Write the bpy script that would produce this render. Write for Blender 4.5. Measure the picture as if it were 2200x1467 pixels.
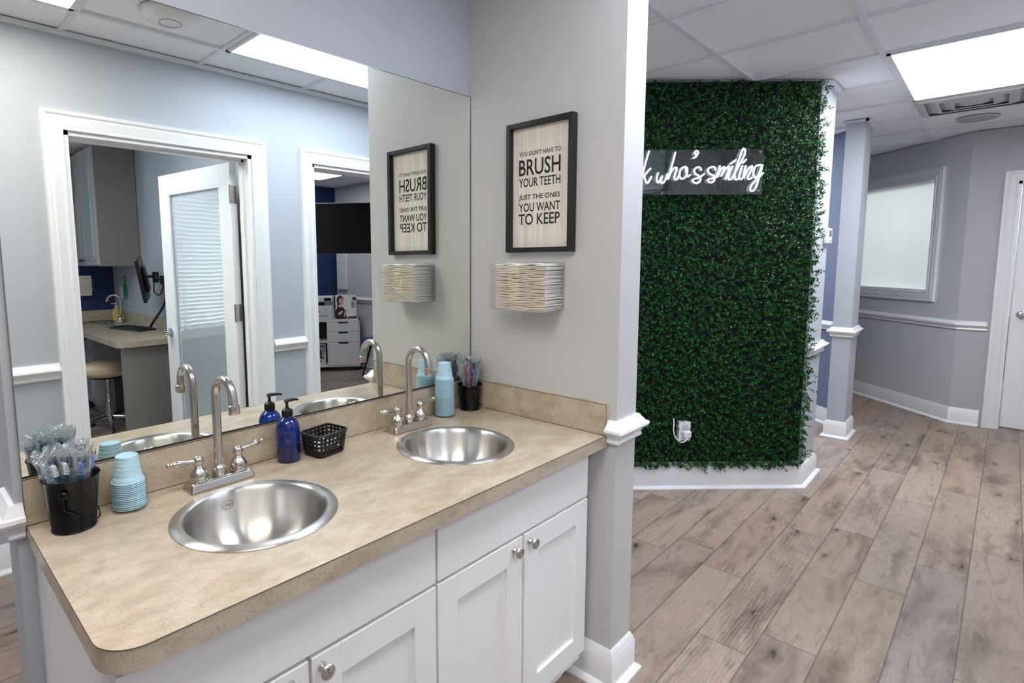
import bpy, bmesh, math, random
import numpy as np
from mathutils import Vector, Matrix
random.seed(7); rng = np.random.default_rng(7)
for o in list(bpy.data.objects): bpy.data.objects.remove(o)
SC = bpy.context.scene; COL = SC.collection
# ------------------------------------------------------------------ camera
F, CX, CY, CZ, YAW, PIT, ROL, PPX, PPY = 1196.98, -1.5905, -1.4337, 1.4043, .7869, .1075, -.0074, -152.94, -42.60
def cam_axes():
    d = Vector((math.sin(YAW)*math.cos(PIT), math.cos(YAW)*math.cos(PIT), -math.sin(PIT)))
    r = Vector((math.cos(YAW), -math.sin(YAW), 0)); u = r.cross(d)
    c, s = math.cos(ROL), math.sin(ROL)
    return c*r+s*u, -s*r+c*u, d
_r, _u, _d = cam_axes()
cd = bpy.data.cameras.new('camera'); cam = bpy.data.objects.new('camera', cd); COL.objects.link(cam)
M = Matrix((( _r.x, _u.x, -_d.x, CX), (_r.y, _u.y, -_d.y, CY), (_r.z, _u.z, -_d.z, CZ), (0, 0, 0, 1)))
cam.matrix_world = M
cd.sensor_fit = 'HORIZONTAL'; cd.sensor_width = 36; cd.lens = F/2200*36
cd.shift_x = -PPX/2200; cd.shift_y = PPY/2200; cd.clip_start = .02
SC.camera = cam
# ------------------------------------------------------------------ world, exposure
SC.view_settings.view_transform = 'Standard'; SC.view_settings.look = 'None'
SC.view_settings.gamma = 1; SC.view_settings.use_curve_mapping = False
SC.view_settings.exposure = 0.42
wd = bpy.data.worlds.new('world'); SC.world = wd; wd.use_nodes = True
wd.node_tree.nodes['Background'].inputs[0].default_value = (.75, .87, 1, 1)
wd.node_tree.nodes['Background'].inputs[1].default_value = 7.0
cy = SC.cycles
cy.max_bounces = 10; cy.diffuse_bounces = 5; cy.glossy_bounces = 6; cy.transparent_max_bounces = 24; cy.transmission_bounces = 6
cy.sample_clamp_indirect = 6; cy.use_denoising = True; cy.caustics_refractive = False; cy.blur_glossy = .5
LIGHT = 11.0      # radiance of the ceiling troffers
LCOL = (.90, .94, .99); LCOOL = (.81, .91, 1.07); LWARM = (1.0, .945, .87)

# ------------------------------------------------------------------ helpers
def L(c):
    c = c/255.; return c/12.92 if c <= .04045 else ((c+.055)/1.055)**2.4
def rgb(r, g, b): return (L(r), L(g), L(b), 1)
MATS = {}
def mat(name, col, rough=.5, metal=0., noise=0., nscale=20., bump=0., bscale=200., spec=.5, **kw):
    if name in MATS: return MATS[name]
    m = bpy.data.materials.new(name); m.use_nodes = True; nt = m.node_tree; b = nt.nodes['Principled BSDF']
    b.inputs['Base Color'].default_value = rgb(*col); b.inputs['Roughness'].default_value = rough
    b.inputs['Metallic'].default_value = metal; b.inputs['Specular IOR Level'].default_value = spec
    for k, v in kw.items(): b.inputs[k.replace('_', ' ')].default_value = v
    if noise or bump:
        tc = nt.nodes.new('ShaderNodeTexCoord')
    if noise:
        n = nt.nodes.new('ShaderNodeTexNoise'); n.inputs['Scale'].default_value = nscale; n.inputs['Detail'].default_value = 4
        nt.links.new(tc.outputs['Object'], n.inputs['Vector'])
        cr = nt.nodes.new('ShaderNodeValToRGB'); c = rgb(*col)
        cr.color_ramp.elements[0].color = tuple(x*(1-noise) for x in c[:3])+(1,); cr.color_ramp.elements[0].position = .3
        cr.color_ramp.elements[1].color = tuple(min(1, x*(1+noise)) for x in c[:3])+(1,); cr.color_ramp.elements[1].position = .7
        nt.links.new(n.outputs['Fac'], cr.inputs['Fac']); nt.links.new(cr.outputs['Color'], b.inputs['Base Color'])
    if bump:
        n2 = nt.nodes.new('ShaderNodeTexNoise'); n2.inputs['Scale'].default_value = bscale; n2.inputs['Detail'].default_value = 3
        nt.links.new(tc.outputs['Object'], n2.inputs['Vector'])
        bp = nt.nodes.new('ShaderNodeBump'); bp.inputs['Strength'].default_value = bump; bp.inputs['Distance'].default_value = .002
        nt.links.new(n2.outputs['Fac'], bp.inputs['Height']); nt.links.new(bp.outputs['Normal'], b.inputs['Normal'])
    MATS[name] = m; return m
def clearmat(name, tint=(.97, .985, .98), gloss=.10, rough=.04, dif=None, difmix=0., bump=0., edge=.5):
    """thin clear plastic or glass: see-through with a fresnel-weighted gloss"""
    m = bpy.data.materials.new(name); m.use_nodes = True; nt = m.node_tree; nt.nodes.clear()
    out = nt.nodes.new('ShaderNodeOutputMaterial'); tr = nt.nodes.new('ShaderNodeBsdfTransparent'); gl = nt.nodes.new('ShaderNodeBsdfGlossy')
    tr.inputs[0].default_value = tint+(1,); gl.inputs['Roughness'].default_value = rough
    lw = nt.nodes.new('ShaderNodeLayerWeight'); lw.inputs[0].default_value = .35
    ma = nt.nodes.new('ShaderNodeMath'); ma.operation = 'MULTIPLY_ADD'; ma.inputs[1].default_value = edge; ma.inputs[2].default_value = gloss; ma.use_clamp = True
    nt.links.new(lw.outputs['Facing'], ma.inputs[0])
    mx = nt.nodes.new('ShaderNodeMixShader'); nt.links.new(ma.outputs[0], mx.inputs[0]); nt.links.new(tr.outputs[0], mx.inputs[1]); nt.links.new(gl.outputs[0], mx.inputs[2])
    last = mx
    if dif:
        df = nt.nodes.new('ShaderNodeBsdfDiffuse'); df.inputs[0].default_value = rgb(*dif)
        m2 = nt.nodes.new('ShaderNodeMixShader'); m2.inputs[0].default_value = difmix
        tl_ = nt.nodes.new('ShaderNodeBsdfTranslucent'); tl_.inputs[0].default_value = rgb(*dif); m3 = nt.nodes.new('ShaderNodeMixShader'); m3.inputs[0].default_value = .5
        nt.links.new(df.outputs[0], m3.inputs[1]); nt.links.new(tl_.outputs[0], m3.inputs[2])
        nt.links.new(mx.outputs[0], m2.inputs[1]); nt.links.new(m3.outputs[0], m2.inputs[2]); last = m2
    if bump:
        tc = nt.nodes.new('ShaderNodeTexCoord'); n2 = nt.nodes.new('ShaderNodeTexNoise'); n2.inputs['Scale'].default_value = 90
        nt.links.new(tc.outputs['Object'], n2.inputs['Vector']); bp = nt.nodes.new('ShaderNodeBump'); bp.inputs['Strength'].default_value = bump; bp.inputs['Distance'].default_value = .004
        nt.links.new(n2.outputs['Fac'], bp.inputs['Height']); nt.links.new(bp.outputs['Normal'], gl.inputs['Normal'])
    nt.links.new(last.outputs[0], out.inputs[0]); MATS[name] = m; return m
def emis(name, col, s):
    m = bpy.data.materials.new(name); m.use_nodes = True; nt = m.node_tree; nt.nodes.clear()
    out = nt.nodes.new('ShaderNodeOutputMaterial'); e = nt.nodes.new('ShaderNodeEmission'); e.inputs[0].default_value = tuple(col)+(1,); e.inputs[1].default_value = s
    nt.links.new(e.outputs[0], out.inputs[0]); return m

def box(bm, x0, x1, y0, y1, z0, z1, mtx=None):
    vs = [bm.verts.new(v) for v in ((x0,y0,z0),(x1,y0,z0),(x1,y1,z0),(x0,y1,z0),(x0,y0,z1),(x1,y0,z1),(x1,y1,z1),(x0,y1,z1))]
    if mtx is not None:
        for v in vs: v.co = mtx @ v.co
    for f in ((3,2,1,0),(4,5,6,7),(0,1,5,4),(1,2,6,5),(2,3,7,6),(3,0,4,7)): bm.faces.new([vs[i] for i in f])
    return vs
def prism(bm, poly, z0, z1, mtx=None):
    """poly: counter-clockwise (x,y) points, extruded z0..z1"""
    lo = [bm.verts.new((x, y, z0)) for x, y in poly]; hi = [bm.verts.new((x, y, z1)) for x, y in poly]
    if mtx is not None:
        for v in lo+hi: v.co = mtx @ v.co
    n = len(poly); bm.faces.new(lo[::-1]); bm.faces.new(hi)
    for i in range(n): bm.faces.new((lo[i], lo[(i+1) % n], hi[(i+1) % n], hi[i]))
def lathe(bm, prof, seg=32, mtx=None, cap0=False, cap1=False):
    """prof: (r,z) from bottom outward; faces look outward for rising z"""
    rings = []
    for r, z in prof:
        ring = []
        for i in range(seg):
            a = 2*math.pi*i/seg; v = bm.verts.new((r*math.cos(a), r*math.sin(a), z))
            if mtx is not None: v.co = mtx @ v.co
            ring.append(v)
        rings.append(ring)
    for a, b in zip(rings, rings[1:]):
        for i in range(seg): bm.faces.new((a[i], a[(i+1) % seg], b[(i+1) % seg], b[i]))
    if cap0: bm.faces.new(rings[0][::-1])
    if cap1: bm.faces.new(rings[-1])
def tube(bm, pts, r, seg=12, cap=True, mtx=None):
    pts = [Vector(p) for p in pts]; n = len(pts); rs = r if isinstance(r, (list, tuple)) else [r]*n
    prev = None; rings = []
    for i, p in enumerate(pts):
        t = (pts[min(i+1, n-1)]-pts[max(i-1, 0)]).normalized()
        if prev is None:
            a = Vector((0, 0, 1)) if abs(t.z) < .9 else Vector((1, 0, 0)); nx = t.cross(a).normalized()
        else:
            nx = (prev-t*prev.dot(t)).normalized()
        prev = nx; ny = t.cross(nx); ring = []
        for k in range(seg):
            a = 2*math.pi*k/seg; v = bm.verts.new(p+rs[i]*(math.cos(a)*nx+math.sin(a)*ny))
            if mtx is not None: v.co = mtx @ v.co
            ring.append(v)
        rings.append(ring)
    for a, b in zip(rings, rings[1:]):
        for k in range(seg): bm.faces.new((a[k], a[(k+1) % seg], b[(k+1) % seg], b[k]))
    if cap: bm.faces.new(rings[0][::-1]); bm.faces.new(rings[-1])
def smooth_path(pts, n=6):
    P = [Vector(p) for p in pts]; out = []
    for i in range(len(P)-1):
        p0, p1, p2, p3 = P[max(i-1, 0)], P[i], P[i+1], P[min(i+2, len(P)-1)]
        for k in range(n):
            t = k/n; out.append(.5*((2*p1)+(-p0+p2)*t+(2*p0-5*p1+4*p2-p3)*t*t+(-p0+3*p1-3*p2+p3)*t**3))
    out.append(P[-1]); return out
def sweep(bm, path, prof, fmap, closed=False):
    """sweep prof [(offset, height)] along the 2D path with mitred corners; offset to the right of travel; fmap(a,b,h)->xyz"""
    P = [Vector(p) for p in path]; n = len(P); rows = []
    for i in range(n):
        if closed: a, b, c = P[i-1], P[i], P[(i+1) % n]
        else: a, b, c = P[max(i-1, 0)], P[i], P[min(i+1, n-1)]
        d1 = (b-a).normalized() if (b-a).length > 0 else (c-b).normalized()
        d2 = (c-b).normalized() if (c-b).length > 0 else d1
        n1 = Vector((d1.y, -d1.x)); n2 = Vector((d2.y, -d2.x)); m = (n1+n2); m = m/max(.2, (1+n1.dot(n2)))
        rows.append([bm.verts.new(fmap(b.x+m.x*o, b.y+m.y*o, h)) for o, h in prof])
    k = len(prof)
    for i in range(n if closed else n-1):
        A, B = rows[i], rows[(i+1) % n]
        for j in range(k): bm.faces.new((A[j], A[(j+1) % k], B[(j+1) % k], B[j]))
    if not closed: bm.faces.new(rows[0][::-1]); bm.faces.new(rows[-1])
def obj(name, bm, m, parent=None, smooth=None, bevel=0., loc=None, seg=2, recalc=True):
    if recalc: bmesh.ops.recalc_face_normals(bm, faces=bm.faces[:])
    me = bpy.data.meshes.new(name); bm.to_mesh(me); bm.free()
    o = bpy.data.objects.new(name, me); COL.objects.link(o); me.materials.append(m)
    if smooth is not None:
        me.polygons.foreach_set('use_smooth', [True]*len(me.polygons)); me.set_sharp_from_angle(angle=math.radians(smooth))
    if bevel:
        b = o.modifiers.new('bevel', 'BEVEL'); b.width = bevel; b.segments = seg; b.limit_method = 'ANGLE'; b.angle_limit = math.radians(40)
    if parent: o.parent = parent
    if loc: o.location = loc
    return o
def B(): return bmesh.new()
def bx(name, x0, x1, y0, y1, z0, z1, m, parent=None, bevel=0.):
    bm = B(); box(bm, x0, x1, y0, y1, z0, z1); return obj(name, bm, m, parent, bevel=bevel)
def tag(o, label, cat, group=None, kind=None):
    o['label'] = label; o['category'] = cat
    if group: o['group'] = group
    if kind: o['kind'] = kind
    return o
def thing(name, label, cat, loc=(0, 0, 0), rz=0., group=None, rot=None):
    o = bpy.data.objects.new(name, None); COL.objects.link(o); o.empty_display_size = .05
    o.location = loc; o.rotation_euler = rot if rot else (0, 0, rz); return tag(o, label, cat, group)
def struct(name, bm, m, label, parent=None, bevel=0., cat='wall', smooth=None):
    o = obj(name, bm, m, parent, bevel=bevel, smooth=smooth)
    if not parent: tag(o, label, cat, kind='structure')
    return o
def dup(root, loc, rot=None, label=None, group=None, scale=None):
    r = root.copy(); COL.objects.link(r); r.location = loc
    if rot is not None: r.rotation_euler = rot
    if scale is not None: r.scale = scale
    if label: r['label'] = label
    if group: r['group'] = group
    for ch in list(root.children):
        c = ch.copy(); COL.objects.link(c); c.parent = r
        for g in list(ch.children):
            d = g.copy(); COL.objects.link(d); d.parent = c
    return r
def text_bm(bm, s, w, h, mtx, depth=.0008, bold=0.):
    """block lettering fitted into a w x h box, lower-left at the origin of mtx"""
    cu = bpy.data.curves.new('t', 'FONT'); cu.body = s; cu.size = 1; cu.resolution_u = 3; cu.offset = bold
    o = bpy.data.objects.new('t', cu); COL.objects.link(o); bpy.context.view_layer.update()
    me = bpy.data.meshes.new_from_object(o.evaluated_get(bpy.context.evaluated_depsgraph_get()))
    bpy.data.objects.remove(o); bpy.data.curves.remove(cu)
    co = np.array([v.co[:] for v in me.vertices]); mn, mx = co.min(0), co.max(0)
    sx, sy = w/(mx[0]-mn[0]), h/(mx[1]-mn[1])
    vs = [bm.verts.new(mtx @ Vector(((c[0]-mn[0])*sx, (c[1]-mn[1])*sy, depth))) for c in co]
    for p in me.polygons:
        try: bm.faces.new([vs[i] for i in p.vertices])
        except ValueError: pass
    bpy.data.meshes.remove(me)
def frame_mtx(o, x, y, z=None):
    x = Vector(x).normalized(); y = Vector(y).normalized(); zz = x.cross(y)
    return Matrix(((x.x, y.x, zz.x, o[0]), (x.y, y.y, zz.y, o[1]), (x.z, y.z, zz.z, o[2]), (0, 0, 0, 1)))
MY = -.0125                       # mirror surface
def ry(v): return 2*MY-v          # depth seen in the mirror -> where it stands in the hall behind the camera

# ------------------------------------------------------------------ materials
paint = mat('greige_paint', (197, 194, 192), .55, noise=.012, nscale=3, bump=.05, bscale=350)
paint_cool = mat('cool_grey_paint', (180, 184, 192), .5, noise=.012, nscale=3, bump=.05, bscale=350)
paint_mir = mat('greige_paint_shaded', (176, 179, 186), .55, noise=.012, nscale=3, bump=.05, bscale=350)  # same greige as the short wall, with cool shade put into the colour
paint_far = mat('grey_paint', (182, 181, 185), .55, noise=.015, nscale=3, bump=.05, bscale=350)
navy = mat('navy_paint', (28, 46, 92), .5, noise=.03, nscale=4, bump=.05, bscale=350)
trim_w = mat('white_trim_paint', (236, 236, 237), .32, noise=.006, nscale=8)
cab_w = mat('cabinet_white', (243, 241, 240), .36, noise=.006, nscale=6)
tile_m = mat('ceiling_tile', (245, 247, 252), .9, noise=.02, nscale=60, bump=.25, bscale=420)
grid_m = mat('ceiling_grid_white', (226, 229, 234), .45)
steel = mat('brushed_nickel', (196, 190, 184), .24, 1., noise=.05, nscale=90)
chrome = mat('polished_chrome', (205, 205, 208), .12, 1.)
black_p = mat('black_plastic', (14, 14, 15), .35)
black_g = mat('glossy_black_paint', (8, 8, 9), .18, spec=.3)
white_p = mat('white_plastic', (232, 232, 232), .35)
dark = mat('dark_void', (9, 9, 10), .8)
acryl = clearmat('clear_acrylic', (.982, .986, .985), .02, .03, edge=.28)
glass = clearmat('clear_glass', (.95, .97, .96), .06, .01, edge=.6)

def laminate():
    m = bpy.data.materials.new('beige_stone_laminate'); m.use_nodes = True; nt = m.node_tree; b = nt.nodes['Principled BSDF']
    tc = nt.nodes.new('ShaderNodeTexCoord')
    mp = nt.nodes.new('ShaderNodeMapping'); mp.inputs['Scale'].default_value = (1, 1.7, 1.7); mp.inputs['Rotation'].default_value = (0, 0, .35)
    nt.links.new(tc.outputs['Object'], mp.inputs[0])
    n1 = nt.nodes.new('ShaderNodeTexNoise'); n1.inputs['Scale'].default_value = 7.5; n1.inputs['Detail'].default_value = 9; n1.inputs['Roughness'].default_value = .68; n1.inputs['Distortion'].default_value = .15
    n2 = nt.nodes.new('ShaderNodeTexNoise'); n2.inputs['Scale'].default_value = 190; n2.inputs['Detail'].default_value = 4; n2.inputs['Roughness'].default_value = .75
    n3 = nt.nodes.new('ShaderNodeTexNoise'); n3.inputs['Scale'].default_value = 16; n3.inputs['Detail'].default_value = 6
    for n in (n1, n2, n3): nt.links.new(mp.outputs[0], n.inputs['Vector'])
    r1 = nt.nodes.new('ShaderNodeValToRGB'); e = r1.color_ramp.elements
    e[0].position = .30; e[0].color = rgb(168, 154, 133); e[1].position = .72; e[1].color = rgb(194, 173, 148)
    for p, c in ((.42, (182, 165, 142)), (.52, (189, 174, 154)), (.60, (196, 181, 162))):
        k = e.new(p); k.color = rgb(*c)
    nt.links.new(n1.outputs['Fac'], r1.inputs[0])
    r2 = nt.nodes.new('ShaderNodeValToRGB'); r2.color_ramp.elements[0].position = .33; r2.color_ramp.elements[0].color = (.52, .50, .48, 1)
    r2.color_ramp.elements[1].position = .47; r2.color_ramp.elements[1].color = (1, 1, 1, 1)
    nt.links.new(n2.outputs['Fac'], r2.inputs[0])
    r3 = nt.nodes.new('ShaderNodeValToRGB'); r3.color_ramp.elements[0].position = .36; r3.color_ramp.elements[0].color = (.86, .88, .88, 1)
    r3.color_ramp.elements[1].position = .55; r3.color_ramp.elements[1].color = (1, 1, 1, 1)
    nt.links.new(n3.outputs['Fac'], r3.inputs[0])
    m1 = nt.nodes.new('ShaderNodeMix'); m1.data_type = 'RGBA'; m1.blend_type = 'MULTIPLY'; m1.inputs[0].default_value = .75
    nt.links.new(r1.outputs[0], m1.inputs[6]); nt.links.new(r2.outputs[0], m1.inputs[7])
    m2 = nt.nodes.new('ShaderNodeMix'); m2.data_type = 'RGBA'; m2.blend_type = 'MULTIPLY'; m2.inputs[0].default_value = .8
    nt.links.new(m1.outputs[2], m2.inputs[6]); nt.links.new(r3.outputs[0], m2.inputs[7])
    nt.links.new(m2.outputs[2], b.inputs['Base Color']); b.inputs['Roughness'].default_value = .22; b.inputs['Specular IOR Level'].default_value = .5
    return m
lam = laminate()
seam = mat('laminate_seam_brown', (74, 60, 44), .5)

def plank_material():
    """vinyl oak planks laid along x: 0.174 m wide, 1.19 m long, joints row by row as laid"""
    m = bpy.data.materials.new('vinyl_oak_planks'); m.use_nodes = True; nt = m.node_tree; b = nt.nodes['Principled BSDF']
    N = lambda t: nt.nodes.new(t); lk = nt.links.new
    def math_(op, a, bb=None, c=None):
        n = N('ShaderNodeMath'); n.operation = op
        for i, v in enumerate((a, bb, c)):
            if v is None: continue
            if isinstance(v, (int, float)): n.inputs[i].default_value = v
            else: lk(v, n.inputs[i])
        return n.outputs[0]
    tc = N('ShaderNodeTexCoord'); mp = N('ShaderNodeMapping'); mp.vector_type = 'POINT'
    a = .012; mp.inputs['Rotation'].default_value = (0, 0, a)
    ox, oy = 1.69, -.739; c, s = math.cos(a), math.sin(a)
    mp.inputs['Location'].default_value = (-(c*ox-s*oy), -(s*ox+c*oy), 0)
    lk(tc.outputs['Object'], mp.inputs[0]); sp = N('ShaderNodeSeparateXYZ'); lk(mp.outputs[0], sp.inputs[0])
    W, LEN = .174, 1.19
    rowf = math_('DIVIDE', sp.outputs[1], W); row = math_('FLOOR', rowf); fy = math_('FRACT', rowf)
    wn = N('ShaderNodeTexWhiteNoise'); wn.noise_dimensions = '1D'; lk(math_('ADD', row, 100.5), wn.inputs['W'])
    # the rows in front of the hedge keep their surveyed joints
    cr = N('ShaderNodeValToRGB'); cr.color_ramp.interpolation = 'CONSTANT'
    known = {-5: .351, -4: -.005, -3: -.353, -2: .153, -1: -.015, 0: -.694, 1: -.528, 2: -.689, 3: -.103}
    el = cr.color_ramp.elements
    while len(el) > 1: el.remove(el[-1])
    el[0].position = 0; el[0].color = (.37,)*3+(1,)
    for k, v in sorted(known.items()):
        q = el.new((k+8)/16); t = (v % LEN)/LEN; q.color = (t, t, t, 1)
    q = el.new((4+8)/16); q.color = (.61,)*3+(1,)
    lk(math_('DIVIDE', math_('ADD', row, 8.5), 16.0), cr.inputs[0])
    inr = math_('MULTIPLY', math_('GREATER_THAN', row, -5.5), math_('LESS_THAN', row, 3.5))
    mx = N('ShaderNodeMix'); mx.data_type = 'FLOAT'; lk(inr, mx.inputs[0]); lk(wn.outputs['Value'], mx.inputs[2]); lk(cr.outputs[0], mx.inputs[3])
    uf = math_('SUBTRACT', math_('DIVIDE', sp.outputs[0], LEN), mx.outputs[0]); col = math_('FLOOR', uf); fx = math_('FRACT', uf)
    cv = N('ShaderNodeCombineXYZ'); lk(row, cv.inputs[0]); lk(col, cv.inputs[1])
    w2 = N('ShaderNodeTexWhiteNoise'); w2.noise_dimensions = '2D'; lk(cv.outputs[0], w2.inputs['Vector'])
    sc3 = N('ShaderNodeSeparateColor'); lk(w2.outputs['Color'], sc3.inputs[0])
    # per-plank shifted coordinates
    px = math_('ADD', sp.outputs[0], math_('MULTIPLY', sc3.outputs[0], 37.0)); py = math_('ADD', sp.outputs[1], math_('MULTIPLY', sc3.outputs[1], 53.0))
    pv = N('ShaderNodeCombineXYZ'); lk(px, pv.inputs[0]); lk(py, pv.inputs[1])
    def noise(sx, sy, sc, det, rough=.6, dist=0.):
        mm = N('ShaderNodeMapping'); mm.inputs['Scale'].default_value = (sx, sy, 1); lk(pv.outputs[0], mm.inputs[0])
        n = N('ShaderNodeTexNoise'); n.inputs['Scale'].default_value = sc; n.inputs['Detail'].default_value = det; n.inputs['Roughness'].default_value = rough; n.inputs['Distortion'].default_value = dist
        lk(mm.outputs[0], n.inputs['Vector']); return n.outputs['Fac']
    fine = noise(.12, 1, 210, 5, .7); mid = noise(.2, 1, 22, 7, .66, 1.4); big = noise(.32, 1, 5.2, 4, .55, .9)
    def ramp(f, stops):
        r = N('ShaderNodeValToRGB'); e = r.color_ramp.elements
        e[0].position, e[0].color = stops[0][0], stops[0][1]; e[1].position, e[1].color = stops[-1][0], stops[-1][1]
        for p, cc in stops[1:-1]: k = e.new(p); k.color = cc
        lk(f, r.inputs[0]); return r.outputs[0]
    base = ramp(w2.outputs['Value'], [(0, rgb(157, 137, 123)), (.3, rgb(151, 136, 126)), (.55, rgb(162, 140, 122)), (.8, rgb(147, 134, 127)), (1, rgb(166, 147, 133))])
    def mul(a_, b_, f=1.):
        n = N('ShaderNodeMix'); n.data_type = 'RGBA'; n.blend_type = 'MULTIPLY'; n.inputs[0].default_value = f; lk(a_, n.inputs[6]); lk(b_, n.inputs[7]); return n.outputs[2]
    g = lambda v, w=0: (v, v*(1-w), v*(1-2*w), 1)
    c1 = mul(base, ramp(big, [(.32, g(.60, .03)), (.48, g(.98)), (.7, g(1.08))]))
    c2 = mul(c1, ramp(mid, [(.30, g(.50, .03)), (.44, g(.93)), (.7, g(1.10))]), .85)
    c3 = mul(c2, ramp(fine, [(.30, g(.74, .02)), (.52, g(1.)), (.75, g(1.07))]), .8)
    # knots with dark rays: sparse cells elongated along the board
    vm = N('ShaderNodeMapping'); vm.inputs['Scale'].default_value = (2.2, 6.6, 1); lk(pv.outputs[0], vm.inputs[0])
    ns = N('ShaderNodeTexNoise'); ns.inputs['Scale'].default_value = 14; lk(pv.outputs[0], ns.inputs['Vector'])
    vv = N('ShaderNodeVectorMath'); vv.operation = 'MULTIPLY_ADD'; lk(ns.outputs['Color'], vv.inputs[0]); vv.inputs[1].default_value = (.22, .30, 0); lk(vm.outputs[0], vv.inputs[2])
    vo = N('ShaderNodeTexVoronoi'); vo.voronoi_dimensions = '2D'; vo.inputs['Scale'].default_value = 1; lk(vv.outputs[0], vo.inputs['Vector'])
    sc4 = N('ShaderNodeSeparateColor'); lk(vo.outputs['Color'], sc4.inputs[0])
    gate = math_('GREATER_THAN', sc4.outputs[0], .70)
    kn = ramp(vo.outputs['Distance'], [(.0, g(.10)), (.035, g(.18)), (.06, g(.62, .02)), (.20, g(1.))])
    kmix = N('ShaderNodeMix'); kmix.data_type = 'RGBA'; kmix.inputs[6].default_value = (1, 1, 1, 1); lk(gate, kmix.inputs[0]); lk(kn, kmix.inputs[7])
    c4 = mul(c3, kmix.outputs[2], .9)
    # dark figure running along some boards
    sm = N('ShaderNodeMapping'); sm.inputs['Scale'].default_value = (1.0, 10.5, 1); lk(pv.outputs[0], sm.inputs[0])
    s2 = N('ShaderNodeVectorMath'); s2.operation = 'MULTIPLY_ADD'; lk(ns.outputs['Color'], s2.inputs[0]); s2.inputs[1].default_value = (.25, .9, 0); lk(sm.outputs[0], s2.inputs[2])
    vs_ = N('ShaderNodeTexVoronoi'); vs_.voronoi_dimensions = '2D'; vs_.inputs['Scale'].default_value = 1; lk(s2.outputs[0], vs_.inputs['Vector'])
    sc5 = N('ShaderNodeSeparateColor'); lk(vs_.outputs['Color'], sc5.inputs[0])
    st_ = ramp(vs_.outputs['Distance'], [(.0, g(.50, .02)), (.16, g(.72, .02)), (.42, g(1.))])
    smx = N('ShaderNodeMix'); smx.data_type = 'RGBA'; smx.inputs[6].default_value = (1, 1, 1, 1); lk(math_('GREATER_THAN', sc5.outputs[1], .72), smx.inputs[0]); lk(st_, smx.inputs[7])
    c4 = mul(c4, smx.outputs[2], .85)
    # cerused light grain on some boards: cathedral bands
    wm = N('ShaderNodeMapping'); wm.inputs['Scale'].default_value = (.55, 3.2, 1); lk(pv.outputs[0], wm.inputs[0])
    wv = N('ShaderNodeTexWave'); wv.wave_type = 'RINGS'; wv.inputs['Scale'].default_value = 7; wv.inputs['Distortion'].default_value = 7; wv.inputs['Detail'].default_value = 3; wv.inputs['Detail Scale'].default_value = 1.2
    lk(wm.outputs[0], wv.inputs['Vector'])
    wl = ramp(wv.outputs['Fac'], [(.72, (0, 0, 0, 1)), (.95, (1, 1, 1, 1))])
    lg = math_('MULTIPLY', math_('MULTIPLY', wl, .26), math_('GREATER_THAN', sc3.outputs[2], .70))
    lm = N('ShaderNodeMix'); lm.data_type = 'RGBA'; lk(math_('MULTIPLY', lg, fine), lm.inputs[0]); lk(c4, lm.inputs[6]); lm.inputs[7].default_value = rgb(214, 206, 200)
    # joints
    ex = math_('MULTIPLY', math_('MINIMUM', fx, math_('SUBTRACT', 1., fx)), LEN); ey = math_('MULTIPLY', math_('MINIMUM', fy, math_('SUBTRACT', 1., fy)), W)
    ed = math_('MINIMUM', ex, ey); jl = ramp(ed, [(.0, g(.34)), (.0011, g(.42)), (.0026, g(1.))])
    c5 = mul(lm.outputs[2], jl)
    lk(c5, b.inputs['Base Color']); b.inputs['Roughness'].default_value = .42; b.inputs['Specular IOR Level'].default_value = .4
    bp = N('ShaderNodeBump'); bp.inputs['Strength'].default_value = .25; bp.inputs['Distance'].default_value = .001
    lk(math_('MULTIPLY', fine, jl), bp.inputs['Height']); lk(bp.outputs['Normal'], b.inputs['Normal'])
    return m
planks = plank_material()

# ================================================================== SETTING
ZC = 2.42
bm = B(); box(bm, -3.8, 7.2, -5.4, 2.0, -.05, 0); struct('floor', bm, planks, 'grey brown oak plank floor', cat='floor')
bm = B(); box(bm, -3.8, 7.2, -5.4, 2.0, ZC+.010, ZC+.06); struct('ceiling', bm, tile_m, 'white lay-in tile ceiling', cat='ceiling')
# suspended T-bar grids
bm = B()
def bars(x0, x1, y0, y1, ys, xs, w=.024):
    for y in ys:
        if y0 < y < y1: box(bm, x0, x1, y-w/2, y+w/2, ZC-.002, ZC+.010)
    for x in xs:
        if x0 < x < x1: box(bm, x-w/2, x+w/2, y0, y1, ZC-.001, ZC+.010)
MB_, MX_ = [-.3585+.592*k for k in range(-4, 4)], [.857+.596*k for k in range(-1, 11)]
bars(.845, 7.0, -2.75, 1.7, MB_, MX_); bars(.13, .845, -.62, 1.7, MB_, MX_)
CXS = [.262-.603*k for k in range(-1, 7)]
bars(-3.6, .869, -1.59, -.62, [-1.305, -.715], CXS); bars(-3.6, 0, -.62, 0, [-.125], CXS); bars(-3.6, .12, .13, 1.7, [.47, 1.06], CXS)
bars(-3.0, .05, -4.82, -1.71, [-1.95-.6*k for k in range(0, 5)], [-.42-.6*k for k in range(0, 5)])
bars(.17, 2.95, -5.17, -1.95, [-2.05-.6*k for k in range(0, 5)], [.56+.6*k for k in range(0, 4)])
struct('trim_1', bm, grid_m, 'white suspended ceiling grid bars', cat='ceiling grid')
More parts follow.
